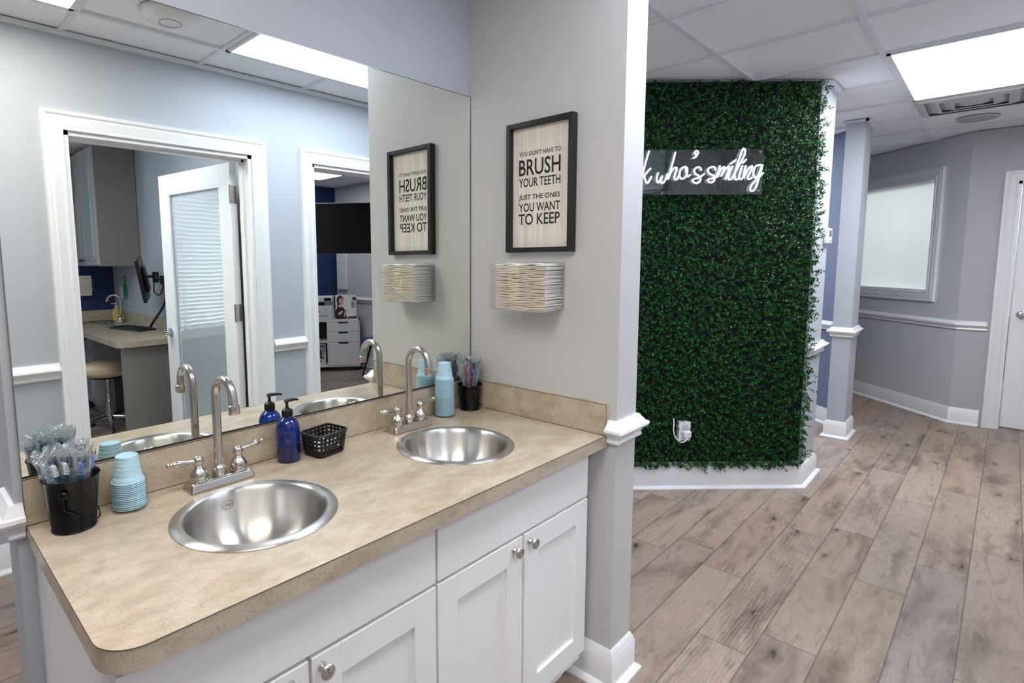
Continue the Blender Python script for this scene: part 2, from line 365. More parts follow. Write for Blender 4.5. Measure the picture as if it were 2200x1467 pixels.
# walls ------------------------------------------------------------
DE, TW, XL = .622, .129, -1.4148
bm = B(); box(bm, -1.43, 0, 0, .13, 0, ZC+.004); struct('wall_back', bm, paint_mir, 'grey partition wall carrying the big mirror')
bm = B(); box(bm, 0, TW, -DE, .13, 0, ZC+.004); struct('wall_right', bm, paint, 'short greige wall with the framed words and towel box')
DY0, DY1 = ry(1.565), ry(1.565)-.12
D1 = (-.963, -.075); D2 = (.312, .93); DH = 2.0
bm = B()
for a, b_ in ((-3.6, D1[0]), (D1[1], D2[0])): box(bm, a, b_, DY1, DY0, 0, ZC+.004)
for a, b_ in (D1, D2): box(bm, a, b_, DY1, DY0, DH, ZC+.004)
struct('wall_front', bm, paint_cool, 'pale grey wall with two doorways, seen in the mirror')
bm = B(); box(bm, 1.14, 3.07, -2.07, -1.95, 0, ZC+.004); box(bm, 2.95, 3.07, -2.87, -2.07, 0, ZC+.004); box(bm, 3.07, 7.1, -2.87, -2.75, 0, ZC+.004); box(bm, 1.14, 1.26, -1.95, -1.71, 0, ZC+.004); box(bm, .93, 1.26, -1.71, -1.625, 0, ZC+.004)
struct('wall_front_right', bm, paint_far, 'grey wall beside the plank floor hall')
bm = B(); box(bm, -3.72, -3.6, -1.71, 1.82, 0, ZC+.004); struct('wall_left', bm, paint_cool, 'grey wall closing the corridor')
bm = B(); box(bm, -3.6, 5.0, 1.70, 1.82, 0, ZC+.004); box(bm, 6.5, 7.1, 1.70, 1.82, 0, ZC+.004); box(bm, 5.0, 6.5, 1.70, 1.82, 0, .85); box(bm, 5.0, 6.5, 1.70, 1.82, 2.1, ZC+.004); box(bm, 6.98, 7.1, -2.75, 1.7, 0, ZC+.004); W4 = (5.0, 6.5, .85, 2.1)
struct('wall_rear', bm, paint_far, 'grey wall of the space behind the mirror partition')
S2 = math.sqrt(.5)
HC = Vector((2.33, -.655)); HD = Vector((-S2, S2)); HN = Vector((-S2, -S2))     # hedge wall: corner, direction, outward normal
he = HC+HD*3.33
bm = B(); prism(bm, [HC[:], (HC.x+.33, HC.y), (he.x+.33, he.y), he[:]], 0, ZC+.004); struct('wall_hedge', bm, paint_cool, 'angled wall behind the artificial hedge')
FC = Vector((4.8, -1.22)); FD = Vector((S2, S2)); FN = Vector((-S2, S2))
def farpt(u, o=0.): p = FC+FD*u-FN*(-o); return (p.x, p.y)
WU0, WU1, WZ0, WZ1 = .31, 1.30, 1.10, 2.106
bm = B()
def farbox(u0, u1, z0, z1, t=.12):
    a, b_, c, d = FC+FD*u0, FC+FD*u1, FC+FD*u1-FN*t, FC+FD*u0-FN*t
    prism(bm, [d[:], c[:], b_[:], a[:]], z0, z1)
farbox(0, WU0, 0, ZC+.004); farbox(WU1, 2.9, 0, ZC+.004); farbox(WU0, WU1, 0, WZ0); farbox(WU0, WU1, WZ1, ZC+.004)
struct('wall_far', bm, mat('grey_paint_lit', (214, 213, 216), .55, noise=.015, nscale=3, bump=.05, bscale=350), 'angled grey wall with the interior window')  # same grey paint as the neighbouring wall, colour lightened to stand in for light
D3 = (-2.40, -1.505)
bm = B(); box(bm, 4.8, 4.92, D3[1], -1.22, 0, ZC+.004); box(bm, 4.8, 4.92, -2.75, D3[0], 0, ZC+.004); box(bm, 4.8, 4.92, D3[0], D3[1], DH, ZC+.004)
struct('wall_far_right', bm, paint_far, 'grey wall with the glass panelled door')
b0 = Vector((4.0, -.50)); b1 = b0+FD*3.2
bm = B(); prism(bm, [b0[:], (b0-FN*.12)[:], (b1-FN*.12)[:], b1[:]][::-1], 0, ZC+.004); struct('wall_passage', bm, mat('blue_grey_paint', (118, 130, 156), .55, noise=.015, nscale=3), 'blue grey wall glimpsed between hedge wall and post')
bm = B(); box(bm, 3.63, 3.905, -.67, -.55, 0, ZC+.004); struct('trim_2', bm, paint_cool, 'square grey post with white base and band', cat='post')
# consulting room seen through the left doorway, office through the right one
RAB, RBB = ry(4.80), ry(5.15)
W2 = (-2.65, -1.25, .62, 2.34)
bm = B(); box(bm, -3.1, W2[0], RAB-.12, RAB, 0, ZC+.004); box(bm, W2[1], .05, RAB-.12, RAB, 0, ZC+.004); box(bm, W2[0], W2[1], RAB-.12, RAB, 0, W2[2]); box(bm, W2[0], W2[1], RAB-.12, RAB, W2[3], ZC+.004)
struct('wall_consulting_room_back', bm, navy, 'navy wall behind the sink counter, seen through the left doorway')
bm = B(); box(bm, .05, .17, RBB, DY1, 0, ZC+.004); struct('wall_consulting_room_side', bm, paint_cool, 'pale wall with the monitor arm, seen through the left doorway')
bm = B(); box(bm, -3.12, -3.0, RAB, DY1, 0, ZC+.004); struct('wall_consulting_room_left', bm, paint_cool, 'pale wall of the consulting room')
bm = B(); box(bm, .05, 3.07, RBB-.12, RBB, 0, ZC+.004); struct('wall_office_back', bm, navy, 'navy wall behind the printer')
bm = B(); box(bm, 2.95, 3.07, RBB, -2.87, 0, ZC+.004); struct('wall_office_side', bm, mat('lilac_grey_paint', (205, 202, 208), .55, noise=.01, nscale=3), 'pale wall beside the drawer cabinet')

# mouldings --------------------------------------------------------
RAILP = [(0, 0), (.012, 0), (.016, .006), (.013, .014), (.018, .026), (.030, .034), (.034, .042), (.032, .050), (.024, .052), (.022, .056), (.014, .066), (.010, .074), (0, .074)]
BASEP = [(0, .018), (.015, .018), (.015, .108), (.011, .114), (.011, .120), (.006, .128), (.004, .134), (0, .134)]
SHOEP = [(0, 0), (.034, 0), (.034, .006), (.028, .013), (.017, .020), (0, .020)]
def xy(z): return lambda a, b_, h: (a, b_, z+h)
def rail(name, path, z, label):
    bm = B(); sweep(bm, path, RAILP, xy(z)); return struct(name, bm, trim_w, label, cat='chair rail', smooth=35)
def base(name, path, label):
    bm = B(); sweep(bm, path, BASEP, xy(0)); sweep(bm, path, SHOEP, xy(0)); return struct(name, bm, trim_w, label, cat='baseboard', smooth=35)
# direction: offset goes to the right of travel
RAILS = [
 ('trim_3', [(0, -.5965), (0, -DE), (TW, -DE), (TW, .13)], .829, 'white chair rail wrapping the end of the short wall by the counter'),
 ('trim_4', [(-1.43, .13), (-1.43, 0), (XL-.001, 0)], .829, 'white chair rail wrapping the left end of the mirror wall'),
 ('trim_5', [(D1[0]-.082, DY0), (-3.6, DY0)], .885, 'white chair rail left of the consulting room doorway'),
 ('trim_6', [(D2[0]-.078, DY0), (D1[1]+.091, DY0)], .880, 'white chair rail between the two doorways'),
 ('trim_7', [(HC.x-.003, HC.y-.0), (HC.x+.33, HC.y), (HC.x+.33-.9*S2, HC.y+.9*S2)], .812, 'white chair rail on the end of the hedge wall'),
 ('trim_8', [FC+FD*2.8, FC, Vector((4.8, -1.405))], .803, 'white chair rail along the far grey walls'),
 ('trim_9', [b1, b0], .806, 'white chair rail on the blue grey wall'),
 ('trim_10', [(2.95, -2.08), (2.95, RBB)], .862, 'white chair rail on the office wall'),
]
for n, p, z, l in RAILS:
    p = [Vector(q[:]) for q in p]
    rail(n, p, z, l)
def closed_sweep(name, pts, prof, z, label, cat):
    bm = B(); sweep(bm, pts, prof, xy(z), closed=True); return struct(name, bm, trim_w, label, cat=cat, smooth=35)
post = [(3.63, -.55), (3.63, -.67), (3.905, -.67), (3.905, -.55)]
closed_sweep('trim_11', post, RAILP, .800, 'white band around the square post', 'chair rail')
bm = B(); sweep(bm, post, BASEP, xy(0), closed=True); sweep(bm, post, SHOEP, xy(0), closed=True); struct('baseboard_post', bm, trim_w, 'white base around the square post', cat='baseboard', smooth=35)
for n, p, l in [
 ('baseboard_right', [(0, 0), (0, -DE), (TW, -DE), (TW, .13)], 'white baseboard around the end of the short wall'),
 ('baseboard_back', [(TW, .13), (-1.43, .13), (-1.43, 0), (-1.40, 0)], 'white baseboard on the left end of the mirror wall'),
 ('baseboard_left', [(-3.6, 1.70), (1.0, 1.70)], 'white baseboard of the space behind the mirror partition'),
 ('baseboard_hedge', [he, HC, (HC.x+.33, HC.y), (he.x+.33, he.y)], 'white baseboard below the artificial hedge'),
 ('baseboard_far', [FC+FD*2.8, FC, (4.8, -1.405)], 'white baseboard along the far grey walls'),
 ('baseboard_passage', [b1, b0], 'white baseboard of the blue grey wall'),
 ('baseboard_office', [(2.95, -2.08), (2.95, RBB)], 'white baseboard of the office wall'),
 ('baseboard_front', [(D2[0]-.078, DY0), (D1[1]+.091, DY0)], 'white baseboard between the two doorways'),
 ('baseboard_front_left', [(D1[0]-.082, DY0), (-3.6, DY0)], 'white baseboard left of the consulting room doorway'),
]:
    base(n, [Vector(q[:]) for q in p], l)
# door and window casings: profile across the width, swept around the opening
CASP = [(0, 0), (0, .014), (.010, .016), (.014, .012), (.024, .016), (.050, .022), (.058, .017), (.066, .024), (.080, .026), (.082, 0)]
def casing(name, path, fmap, label, prof=CASP, closed=False, parent=None):
    bm = B(); sweep(bm, path, prof, fmap, closed=closed); return struct(name, bm, trim_w, label, parent=parent, cat='door casing', smooth=30)
def jamb(bm, a, b_, h, fm, depth, t=.02):
    """lining of an opening a..b wide, h high; fm(u, z, n) with n going into the wall"""
    for u0, u1, z0, z1 in ((a, a+t, 0, h), (b_-t, b_, 0, h), (a, b_, h-t, h)):
        vs = [bm.verts.new(fm(u, z, n)) for n in (0, depth) for z in (z0, z1) for u in (u0, u1)]
        for f in ((0, 1, 3, 2), (4, 6, 7, 5), (0, 4, 5, 1), (2, 3, 7, 6), (0, 2, 6, 4), (1, 5, 7, 3)): bm.faces.new([vs[i] for i in f])
for i, (a, b_) in enumerate((D1, D2)):
    # travel so that the offset grows away from the opening
    o = casing('trim_%d' % (12+i), ([(b_, 0)] if i == 0 else [])+[(b_, DH), (a, DH), (a, 0)], lambda u, z, h: (u, DY0+h, z), ('white moulded casing around the consulting room doorway', 'white moulded casing around the office doorway')[i])
    bm = B(); jamb(bm, a, b_, DH, lambda u, z, n: (u, DY0-n, z), .12)
    box(bm, a+.02, a+.032, DY1+.03, DY1+.065, 0, DH-.02); box(bm, b_-.032, b_-.02, DY1+.03, DY1+.065, 0, DH-.02); box(bm, a+.02, b_-.02, DY1+.03, DY1+.065, DH-.032, DH-.02)
    struct('trim_%d' % (14+i), bm, trim_w, ('white jamb of the consulting room doorway', 'white jamb of the office doorway')[i], cat='door jamb')
casing('trim_16', [(D3[1], 0), (D3[1], DH), (D3[0], DH), (D3[0], 0)], lambda u, z, h: (4.8-h, u, z), 'white moulded casing around the glass panelled door')
bm = B(); jamb(bm, D3[0], D3[1], DH, lambda u, z, n: (4.8+n, u, z), .12); struct('trim_17', bm, trim_w, 'white jamb of the glass panelled door', cat='door jamb')
# interior window
w1 = tag(bpy.data.objects.new('window_1', None), 'white framed interior window on the angled far wall', 'window', kind='structure'); COL.objects.link(w1)
def fm(u, z, h): p = FC+FD*u+FN*h; return (p.x, p.y, z)
casing('window_frame', [(WU0, WZ0), (WU1, WZ0), (WU1, WZ1), (WU0, WZ1)], fm, '', prof=[(o, h) for o, h in CASP], closed=True, parent=w1)
bm = B()
for u0, u1, z0, z1 in ((WU0, WU0+.02, WZ0, WZ1), (WU1-.02, WU1, WZ0, WZ1), (WU0, WU1, WZ0, WZ0+.02), (WU0, WU1, WZ1-.02, WZ1)):
    vs = [bm.verts.new(fm(u, z, n)) for n in (0, -.12) for z in (z0, z1) for u in (u0, u1)]
    for f in ((0, 1, 3, 2), (4, 6, 7, 5), (0, 4, 5, 1), (2, 3, 7, 6), (0, 2, 6, 4), (1, 5, 7, 3)): bm.faces.new([vs[i] for i in f])
struct('window_sash', bm, trim_w, '', parent=w1)
def frosted(name, col, tl=.5, gl=.1, rough=.05, tr=.0):
    m = bpy.data.materials.new(name); m.use_nodes = True; nt = m.node_tree; nt.nodes.clear(); N = nt.nodes.new; lk = nt.links.new
    out = N('ShaderNodeOutputMaterial'); d = N('ShaderNodeBsdfDiffuse'); t = N('ShaderNodeBsdfTranslucent'); g = N('ShaderNodeBsdfGlossy'); x = N('ShaderNodeBsdfTransparent')
    for n in (d, t): n.inputs[0].default_value = rgb(*col)
    g.inputs['Roughness'].default_value = rough
    a, b_, c = N('ShaderNodeMixShader'), N('ShaderNodeMixShader'), N('ShaderNodeMixShader')
    a.inputs[0].default_value = tl; lk(d.outputs[0], a.inputs[1]); lk(t.outputs[0], a.inputs[2])
    c.inputs[0].default_value = tr; lk(a.outputs[0], c.inputs[1]); lk(x.outputs[0], c.inputs[2])
    b_.inputs[0].default_value = gl; lk(c.outputs[0], b_.inputs[1]); lk(g.outputs[0], b_.inputs[2]); lk(b_.outputs[0], out.inputs[0]); return m
bm = B(); prism(bm, [(FC+FD*WU0-FN*.05)[:], (FC+FD*WU1-FN*.05)[:], (FC+FD*WU1-FN*.044)[:], (FC+FD*WU0-FN*.044)[:]], WZ0, WZ1)
struct('window_pane', bm, frosted('frosted_pane', (236, 239, 236), .62, .08, .03, .15), '', parent=w1)
# the blinded daylight window of the consulting room
w2 = tag(bpy.data.objects.new('window_2', None), 'daylight window of the consulting room', 'window', kind='structure'); COL.objects.link(w2)
bm = B(); a, b_, c, d = W2
for r in ((a, a+.05, c, d), (b_-.05, b_, c, d), (a, b_, c, c+.05), (a, b_, d-.05, d), ((a+b_)/2-.02, (a+b_)/2+.02, c, d)): box(bm, r[0], r[1], RAB-.10, RAB-.05, r[2], r[3])
struct('window_frame', bm, trim_w, '', parent=w2)
bm = B(); box(bm, a, b_, RAB-.08, RAB-.076, c, d); struct('window_pane', bm, glass, '', parent=w2)
bm = B(); sweep(bm, [(b_, c), (b_, d), (a, d), (a, c)], CASP, lambda u, z, h: (u, RAB+h, z), closed=True); struct('window_casing', bm, trim_w, '', parent=w2)
bl = thing('window_blind', 'white slatted blind on the consulting room window, reflected in the door glass', 'blind', (0, RAB, 0))
bm = B()
n = 35
for k in range(n):
    z = c+.06+(d-c-.12)*k/(n-1); mt = Matrix.Translation((0, .03, z)) @ Matrix.Rotation(math.radians(58), 4, 'X')
    box(bm, a+.01, b_-.01, -.025, .025, -.0012, .0012, mt)
obj('slats', bm, frosted('blind_white', (240, 240, 240), .42, .03, .3), bl)
bx('head_rail', a+.01, b_-.01, .005, .055, d-.045, d, trim_w, bl); bx('bottom_rail', a+.01, b_-.01, .012, .048, c+.005, c+.03, trim_w, bl)
w4 = tag(bpy.data.objects.new('window_4', None), 'daylight window at the end of the passage', 'window', kind='structure'); COL.objects.link(w4)
bm = B(); a, b_, c, d = W4
for r in ((a, a+.05, c, d), (b_-.05, b_, c, d), (a, b_, c, c+.05), (a, b_, d-.05, d), (a, b_, 1.44, 1.48)): box(bm, r[0], r[1], 1.75, 1.80, r[2], r[3])
struct('window_frame', bm, trim_w, '', parent=w4)
bm = B(); box(bm, a, b_, 1.77, 1.774, c, d); struct('window_pane', bm, glass, '', parent=w4)
bl = thing('window_blind', 'white slatted blind on the daylight window at the end of the passage', 'blind', (0, 1.70, 0))
bm = B()
for k in range(26):
    z = c+.05+(d-c-.1)*k/25; box(bm, a+.01, b_-.01, -.025, .025, -.0012, .0012, Matrix.Translation((0, .03, z)) @ Matrix.Rotation(math.radians(-20), 4, 'X'))
obj('slats', bm, MATS['blind_white'] if 'blind_white' in MATS else trim_w, bl); bx('head_rail', a+.01, b_-.01, .0, .05, d-.045, d, trim_w, bl)
# ceiling edge angles
bm = B(); box(bm, -3.6, .9, DY0, DY0+.022, ZC-.016, ZC+.004); box(bm, -3.6, TW, -.022, 0, ZC-.003, ZC+.004)
struct('trim_18', bm, grid_m, 'white ceiling edge angle above the two doorways', cat='ceiling edge')
bm = B()
for x0, x1, y0, y1 in ((3.607, 3.63, -.69, -.53), (3.905, 3.93, -.69, -.53), (3.607, 3.93, -.695, -.67)): box(bm, x0, x1, y0, y1, ZC-.012, ZC+.004)
prism(bm, [(HC.x+.02, HC.y-.035), (HC.x+.36, HC.y-.035), (HC.x+.35, HC.y), (HC.x+.0, HC.y)], ZC-.012, ZC+.004)
struct('trim_19', bm, grid_m, 'white ceiling edge angles on post and hedge wall', cat='ceiling edge')

# ================================================================== CEILING FITTINGS
_em = {}
def troffer(x0, x1, y0, y1, label, k=1., col=None):
    """k: brightness of this panel's tubes against the common LIGHT; col: their tint"""
    col = col or LCOL; key = (k, col)
    if key not in _em: _em[key] = emis('troffer_diffuser_glow', col, LIGHT*k)
    t = thing('ceiling_light', label, 'ceiling light', ((x0+x1)/2, (y0+y1)/2, ZC), group='ceiling light panels'); hx, hy = (x1-x0)/2-.012, (y1-y0)/2-.012
    bm = B()
    for r in ((-hx, -hx+.018, -hy, hy), (hx-.018, hx, -hy, hy), (-hx, hx, -hy, -hy+.018), (-hx, hx, hy-.018, hy)): box(bm, r[0], r[1], r[2], r[3], -.008, .004)
    obj('frame', bm, grid_m, t); bx('diffuser', -hx+.016, hx-.016, -hy+.016, hy-.016, -.0055, .003, _em[key], t); return t
troffer(2.043, 3.235, -1.542, -.95, 'long lit ceiling panel above the plank floor hall', 1.6)
troffer(3.235, 4.427, -2.726, -2.134, 'unseen lit ceiling panel added near the glass panelled door', .3)  # added out of view to light the far walls and door
troffer(-.341, .865, -1.305, -.715, 'lit ceiling panel seen in the mirror left of the framed words reflection', .87, LCOOL)
troffer(-2.15, -.944, -1.305, -.715, 'lit ceiling panel at the top left corner of the mirror', .91, LWARM)
troffer(1.76, 2.36, -4.62, -4.02, 'lit ceiling panel in the office, seen through the right doorway')
troffer(.6, 1.2, -3.45, -2.85, 'lit ceiling panel in the office by the doorway', .9)
troffer(-1.75, -.55, -2.62, -2.02, 'unseen lit ceiling panel added in the consulting room', 1.15)  # unseen panel, set close to the doorway to brighten the open door
troffer(.274, .845, .246, .818, 'unseen lit ceiling panel added between the short wall and the hedge', 1.6)  # added behind the short wall to lift hall ceiling and hedge
troffer(-2.6, -1.4, .5, 1.1, 'lit ceiling panel behind the mirror partition', .8)
troffer(4.9, 5.5, .75, 1.35, 'unseen lit ceiling panel added in the passage behind the post', 2.2, LCOOL)  # added out of view to light the blue grey wall
troffer(3.237, 3.833, .234, .826, 'unseen square lit ceiling panel added on the far side of the hedge wall', 1.9)  # added behind the hedge wall to lighten the angled far wall
troffer(5.7, 6.9, -1.7, -1.1, 'lit ceiling panel in the room behind the interior window', 2.3)
# supply air diffuser
t = thing('air_vent', 'square louvred air vent in the ceiling beside the long light', 'air vent', (3.537, -1.246, ZC))
bm = B(); box(bm, -.284, .284, -.284, .284, -.001, .004); obj('backing', bm, mat('vent_dark', (168, 171, 176), .8), t)
vw = mat('vent_white', (196, 198, 202), .5)
for h in (.284, .212, .142, .072):
    bm = B(); sweep(bm, [(-h, -h), (h, -h), (h, h), (-h, h)], [(0, -.003), (0, .001), (-.034, -.014), (-.050, -.014), (-.050, -.017), (-.033, -.018)], lambda a_, b_2, hh: (a_, b_2, hh), closed=True); obj('louvre', bm, vw, t)
bx('centre_plate', -.03, .03, -.03, .03, -.018, -.012, vw, t)
t = thing('ceiling_speaker', 'round white speaker grille in the ceiling near the far wall', 'speaker', (4.19, -1.25, ZC))
bm = B(); lathe(bm, [(.118, .004), (.118, -.004), (.108, -.007)], 48); obj('rim', bm, vw, t, smooth=40)
bm = B(); lathe(bm, [(.108, -.006), (.05, -.009), (.001, -.009)], 48); obj('grille', bm, mat('grille_grey', (176, 178, 182), .7, bump=.6, bscale=700), t, smooth=40)
t = thing('access_point', 'round white domed device on the ceiling, seen in the mirror', 'ceiling device', (-.665, ry(1.045), ZC))
bm = B(); lathe(bm, [(.110, .004), (.110, -.008), (.100, -.022), (.075, -.032), (.044, -.036), (.001, -.037)], 48); obj('dome', bm, white_p, t, smooth=40)
bm = B(); lathe(bm, [(.0435, -.0360), (.0435, -.0375), (.0415, -.0375)], 48); obj('ring', bm, mat('ring_grey', (120, 124, 130), .4), t)

# ================================================================== DOORS
def door_leaf(name, label, W, loc, rz, pane_m, handle_side=1, t=.042, bot=.24, hinges=False):
    """leaf from the hinge (0) along +x; faces at y = -t/2 and t/2"""
    r = tag(bpy.data.objects.new(name, None), label, 'door', kind='structure'); COL.objects.link(r); r.location = loc; r.rotation_euler = (0, 0, rz)
    st, top, h0, h1 = .112, .118, .012, 1.975; h = t/2
    bm = B()
    box(bm, 0, st, -h, h, h0, h1); box(bm, W-st, W, -h, h, h0, h1); box(bm, st, W-st, -h, h, h1-top, h1); box(bm, st, W-st, -h, h, h0, h0+bot)
    obj('door_frame', bm, trim_w, r, bevel=.002)
    for s in (-1, 1):
        bm = B(); sweep(bm, [(st, h0+bot), (W-st, h0+bot), (W-st, h1-top), (st, h1-top)], [(0, .002), (-.014, .006), (-.014, h-.003), (-.010, h), (0, h-.001)], lambda a_, b_2, hh, s=s: (a_, s*hh, b_2), closed=True); obj('glazing_bead', bm, trim_w, r)
    bx('pane', st+.002, W-st-.002, -.003, .003, h0+bot+.002, h1-top-.002, pane_m, r)
    for s in (-1, 1):
        bm = B(); mt = Matrix.Translation((W-.062, s*h, .945)) @ Matrix.Rotation(-s*math.pi/2, 4, 'X')
        lathe(bm, [(.030, 0), (.030, .006), (.024, .012), (.012, .014), (.011, .045), (.0125, .050), (.001, .052)], 28, mt)
        tube(bm, [(W-.062, s*(h+.044), .945), (W-.082, s*(h+.050), .945), (W-.125, s*(h+.050), .944), (W-.17, s*(h+.047), .942)], [.0095, .0098, .0085, .0075], 14)
        obj('handle', bm, chrome, r, smooth=40)
    if hinges:
        for z in (1.796, 1.113, .25):
            bm = B(); box(bm, -.002, .0, -h+.002, h-.004, z-.05, z+.05); tube(bm, [(-.006, -h-.004, z-.052), (-.006, -h-.004, z+.052)], .0065, 12); box(bm, -.010, -.002, -h-.004, -h-.002, z-.05, z+.05)
            obj('hinge', bm, steel, r)
    return r
pane_refl = frosted('reflective_frosted_pane', (196, 204, 208), .12, .34, .025, .0)
nt = pane_refl.node_tree; tcn = nt.nodes.new('ShaderNodeTexCoord'); nzn = nt.nodes.new('ShaderNodeTexNoise'); nzn.inputs['Scale'].default_value = 2.2
bpn = nt.nodes.new('ShaderNodeBump'); bpn.inputs['Strength'].default_value = .10; bpn.inputs['Distance'].default_value = .012
nt.links.new(tcn.outputs['Object'], nzn.inputs['Vector']); nt.links.new(nzn.outputs['Fac'], bpn.inputs['Height'])
for n_ in nt.nodes:
    if n_.type == 'BSDF_GLOSSY': nt.links.new(bpn.outputs['Normal'], n_.inputs['Normal'])
dv = Vector((-.105, -.828)); door_leaf('door_1', 'white door with a tall frosted pane standing open in the left doorway', .835, (-.116, ry(1.712), 0), math.atan2(dv.y, dv.x), pane_refl, hinges=True)
door_leaf('door_3', 'closed white door with a tall clear pane at the far right', D3[1]-D3[0]-.046, (4.885, D3[0]+.022, 0), math.pi/2, glass)
# dark waiting chairs behind that door
ch_m = mat('dark_brown_leather', (38, 29, 26), .35)
for i, yy in enumerate((-1.62, -2.25)):
    t = thing('armchair', ('dark leather armchair with bright metal arms behind the door glass', 'second dark leather armchair further behind the door glass')[i], 'chair', (5.55+.1*i, yy, 0), math.pi)
    bm = B(); box(bm, -.3, .25, -.27, .27, .32, .46); obj('seat', bm, ch_m, t, bevel=.03, seg=3)
    bm = B(); box(bm, -.34, -.22, -.27, .27, .46, .86); obj('backrest', bm, ch_m, t, bevel=.03, seg=3)
    for s in (-1, 1):
        bm = B(); tube(bm, smooth_path([(-.3, s*.3, .0), (-.3, s*.3, .55), (-.25, s*.3, .62), (.2, s*.3, .62), (.27, s*.3, .55), (.27, s*.3, 0)], 4), .012); obj('arm_frame', bm, chrome, t, smooth=50)

# ================================================================== ARTIFICIAL HEDGE
def leaf_material():
    m = bpy.data.materials.new('boxwood_leaf'); m.use_nodes = True; nt = m.node_tree; b = nt.nodes['Principled BSDF']
    gi = nt.nodes.new('ShaderNodeNewGeometry'); cr = nt.nodes.new('ShaderNodeValToRGB'); e = cr.color_ramp.elements
    e[0].position = 0; e[0].color = rgb(2, 34, 18); e[1].position = 1; e[1].color = rgb(108, 156, 30)
    for p, c in ((.3, (3, 54, 24)), (.6, (5, 76, 26)), (.84, (14, 100, 30)), (.95, (44, 124, 30))): k = e.new(p); k.color = rgb(*c)
    nt.links.new(gi.outputs['Random Per Island'], cr.inputs[0]); nt.links.new(cr.outputs[0], b.inputs['Base Color'])
    b.inputs['Roughness'].default_value = .27; b.inputs['Specular IOR Level'].default_value = .32
    return m
leafm = leaf_material()
HU0, HU1, HZ0, HZ1 = .012, 2.3, .158, ZC-.004
hp = thing('artificial_hedge', 'dense green artificial boxwood hedge panel covering the angled wall', 'hedge panel', (HC.x+HN.x*.001, HC.y+HN.y*.001, 0))
def hw(u, z, n): return (HD.x*u+HN.x*n, HD.y*u+HN.y*n, z)
bm = B(); vs = [bm.verts.new(hw(u, z, n)) for n in (0, .006) for z in (HZ0+.01, HZ1) for u in (HU0+.01, HU1)]
for f in ((0, 1, 3, 2), (4, 6, 7, 5), (0, 4, 5, 1), (2, 3, 7, 6), (0, 2, 6, 4), (1, 5, 7, 3)): bm.faces.new([vs[i] for i in f])
obj('backing', bm, mat('dark_green_mat', (5, 14, 10), .9, noise=.3, nscale=40), hp)
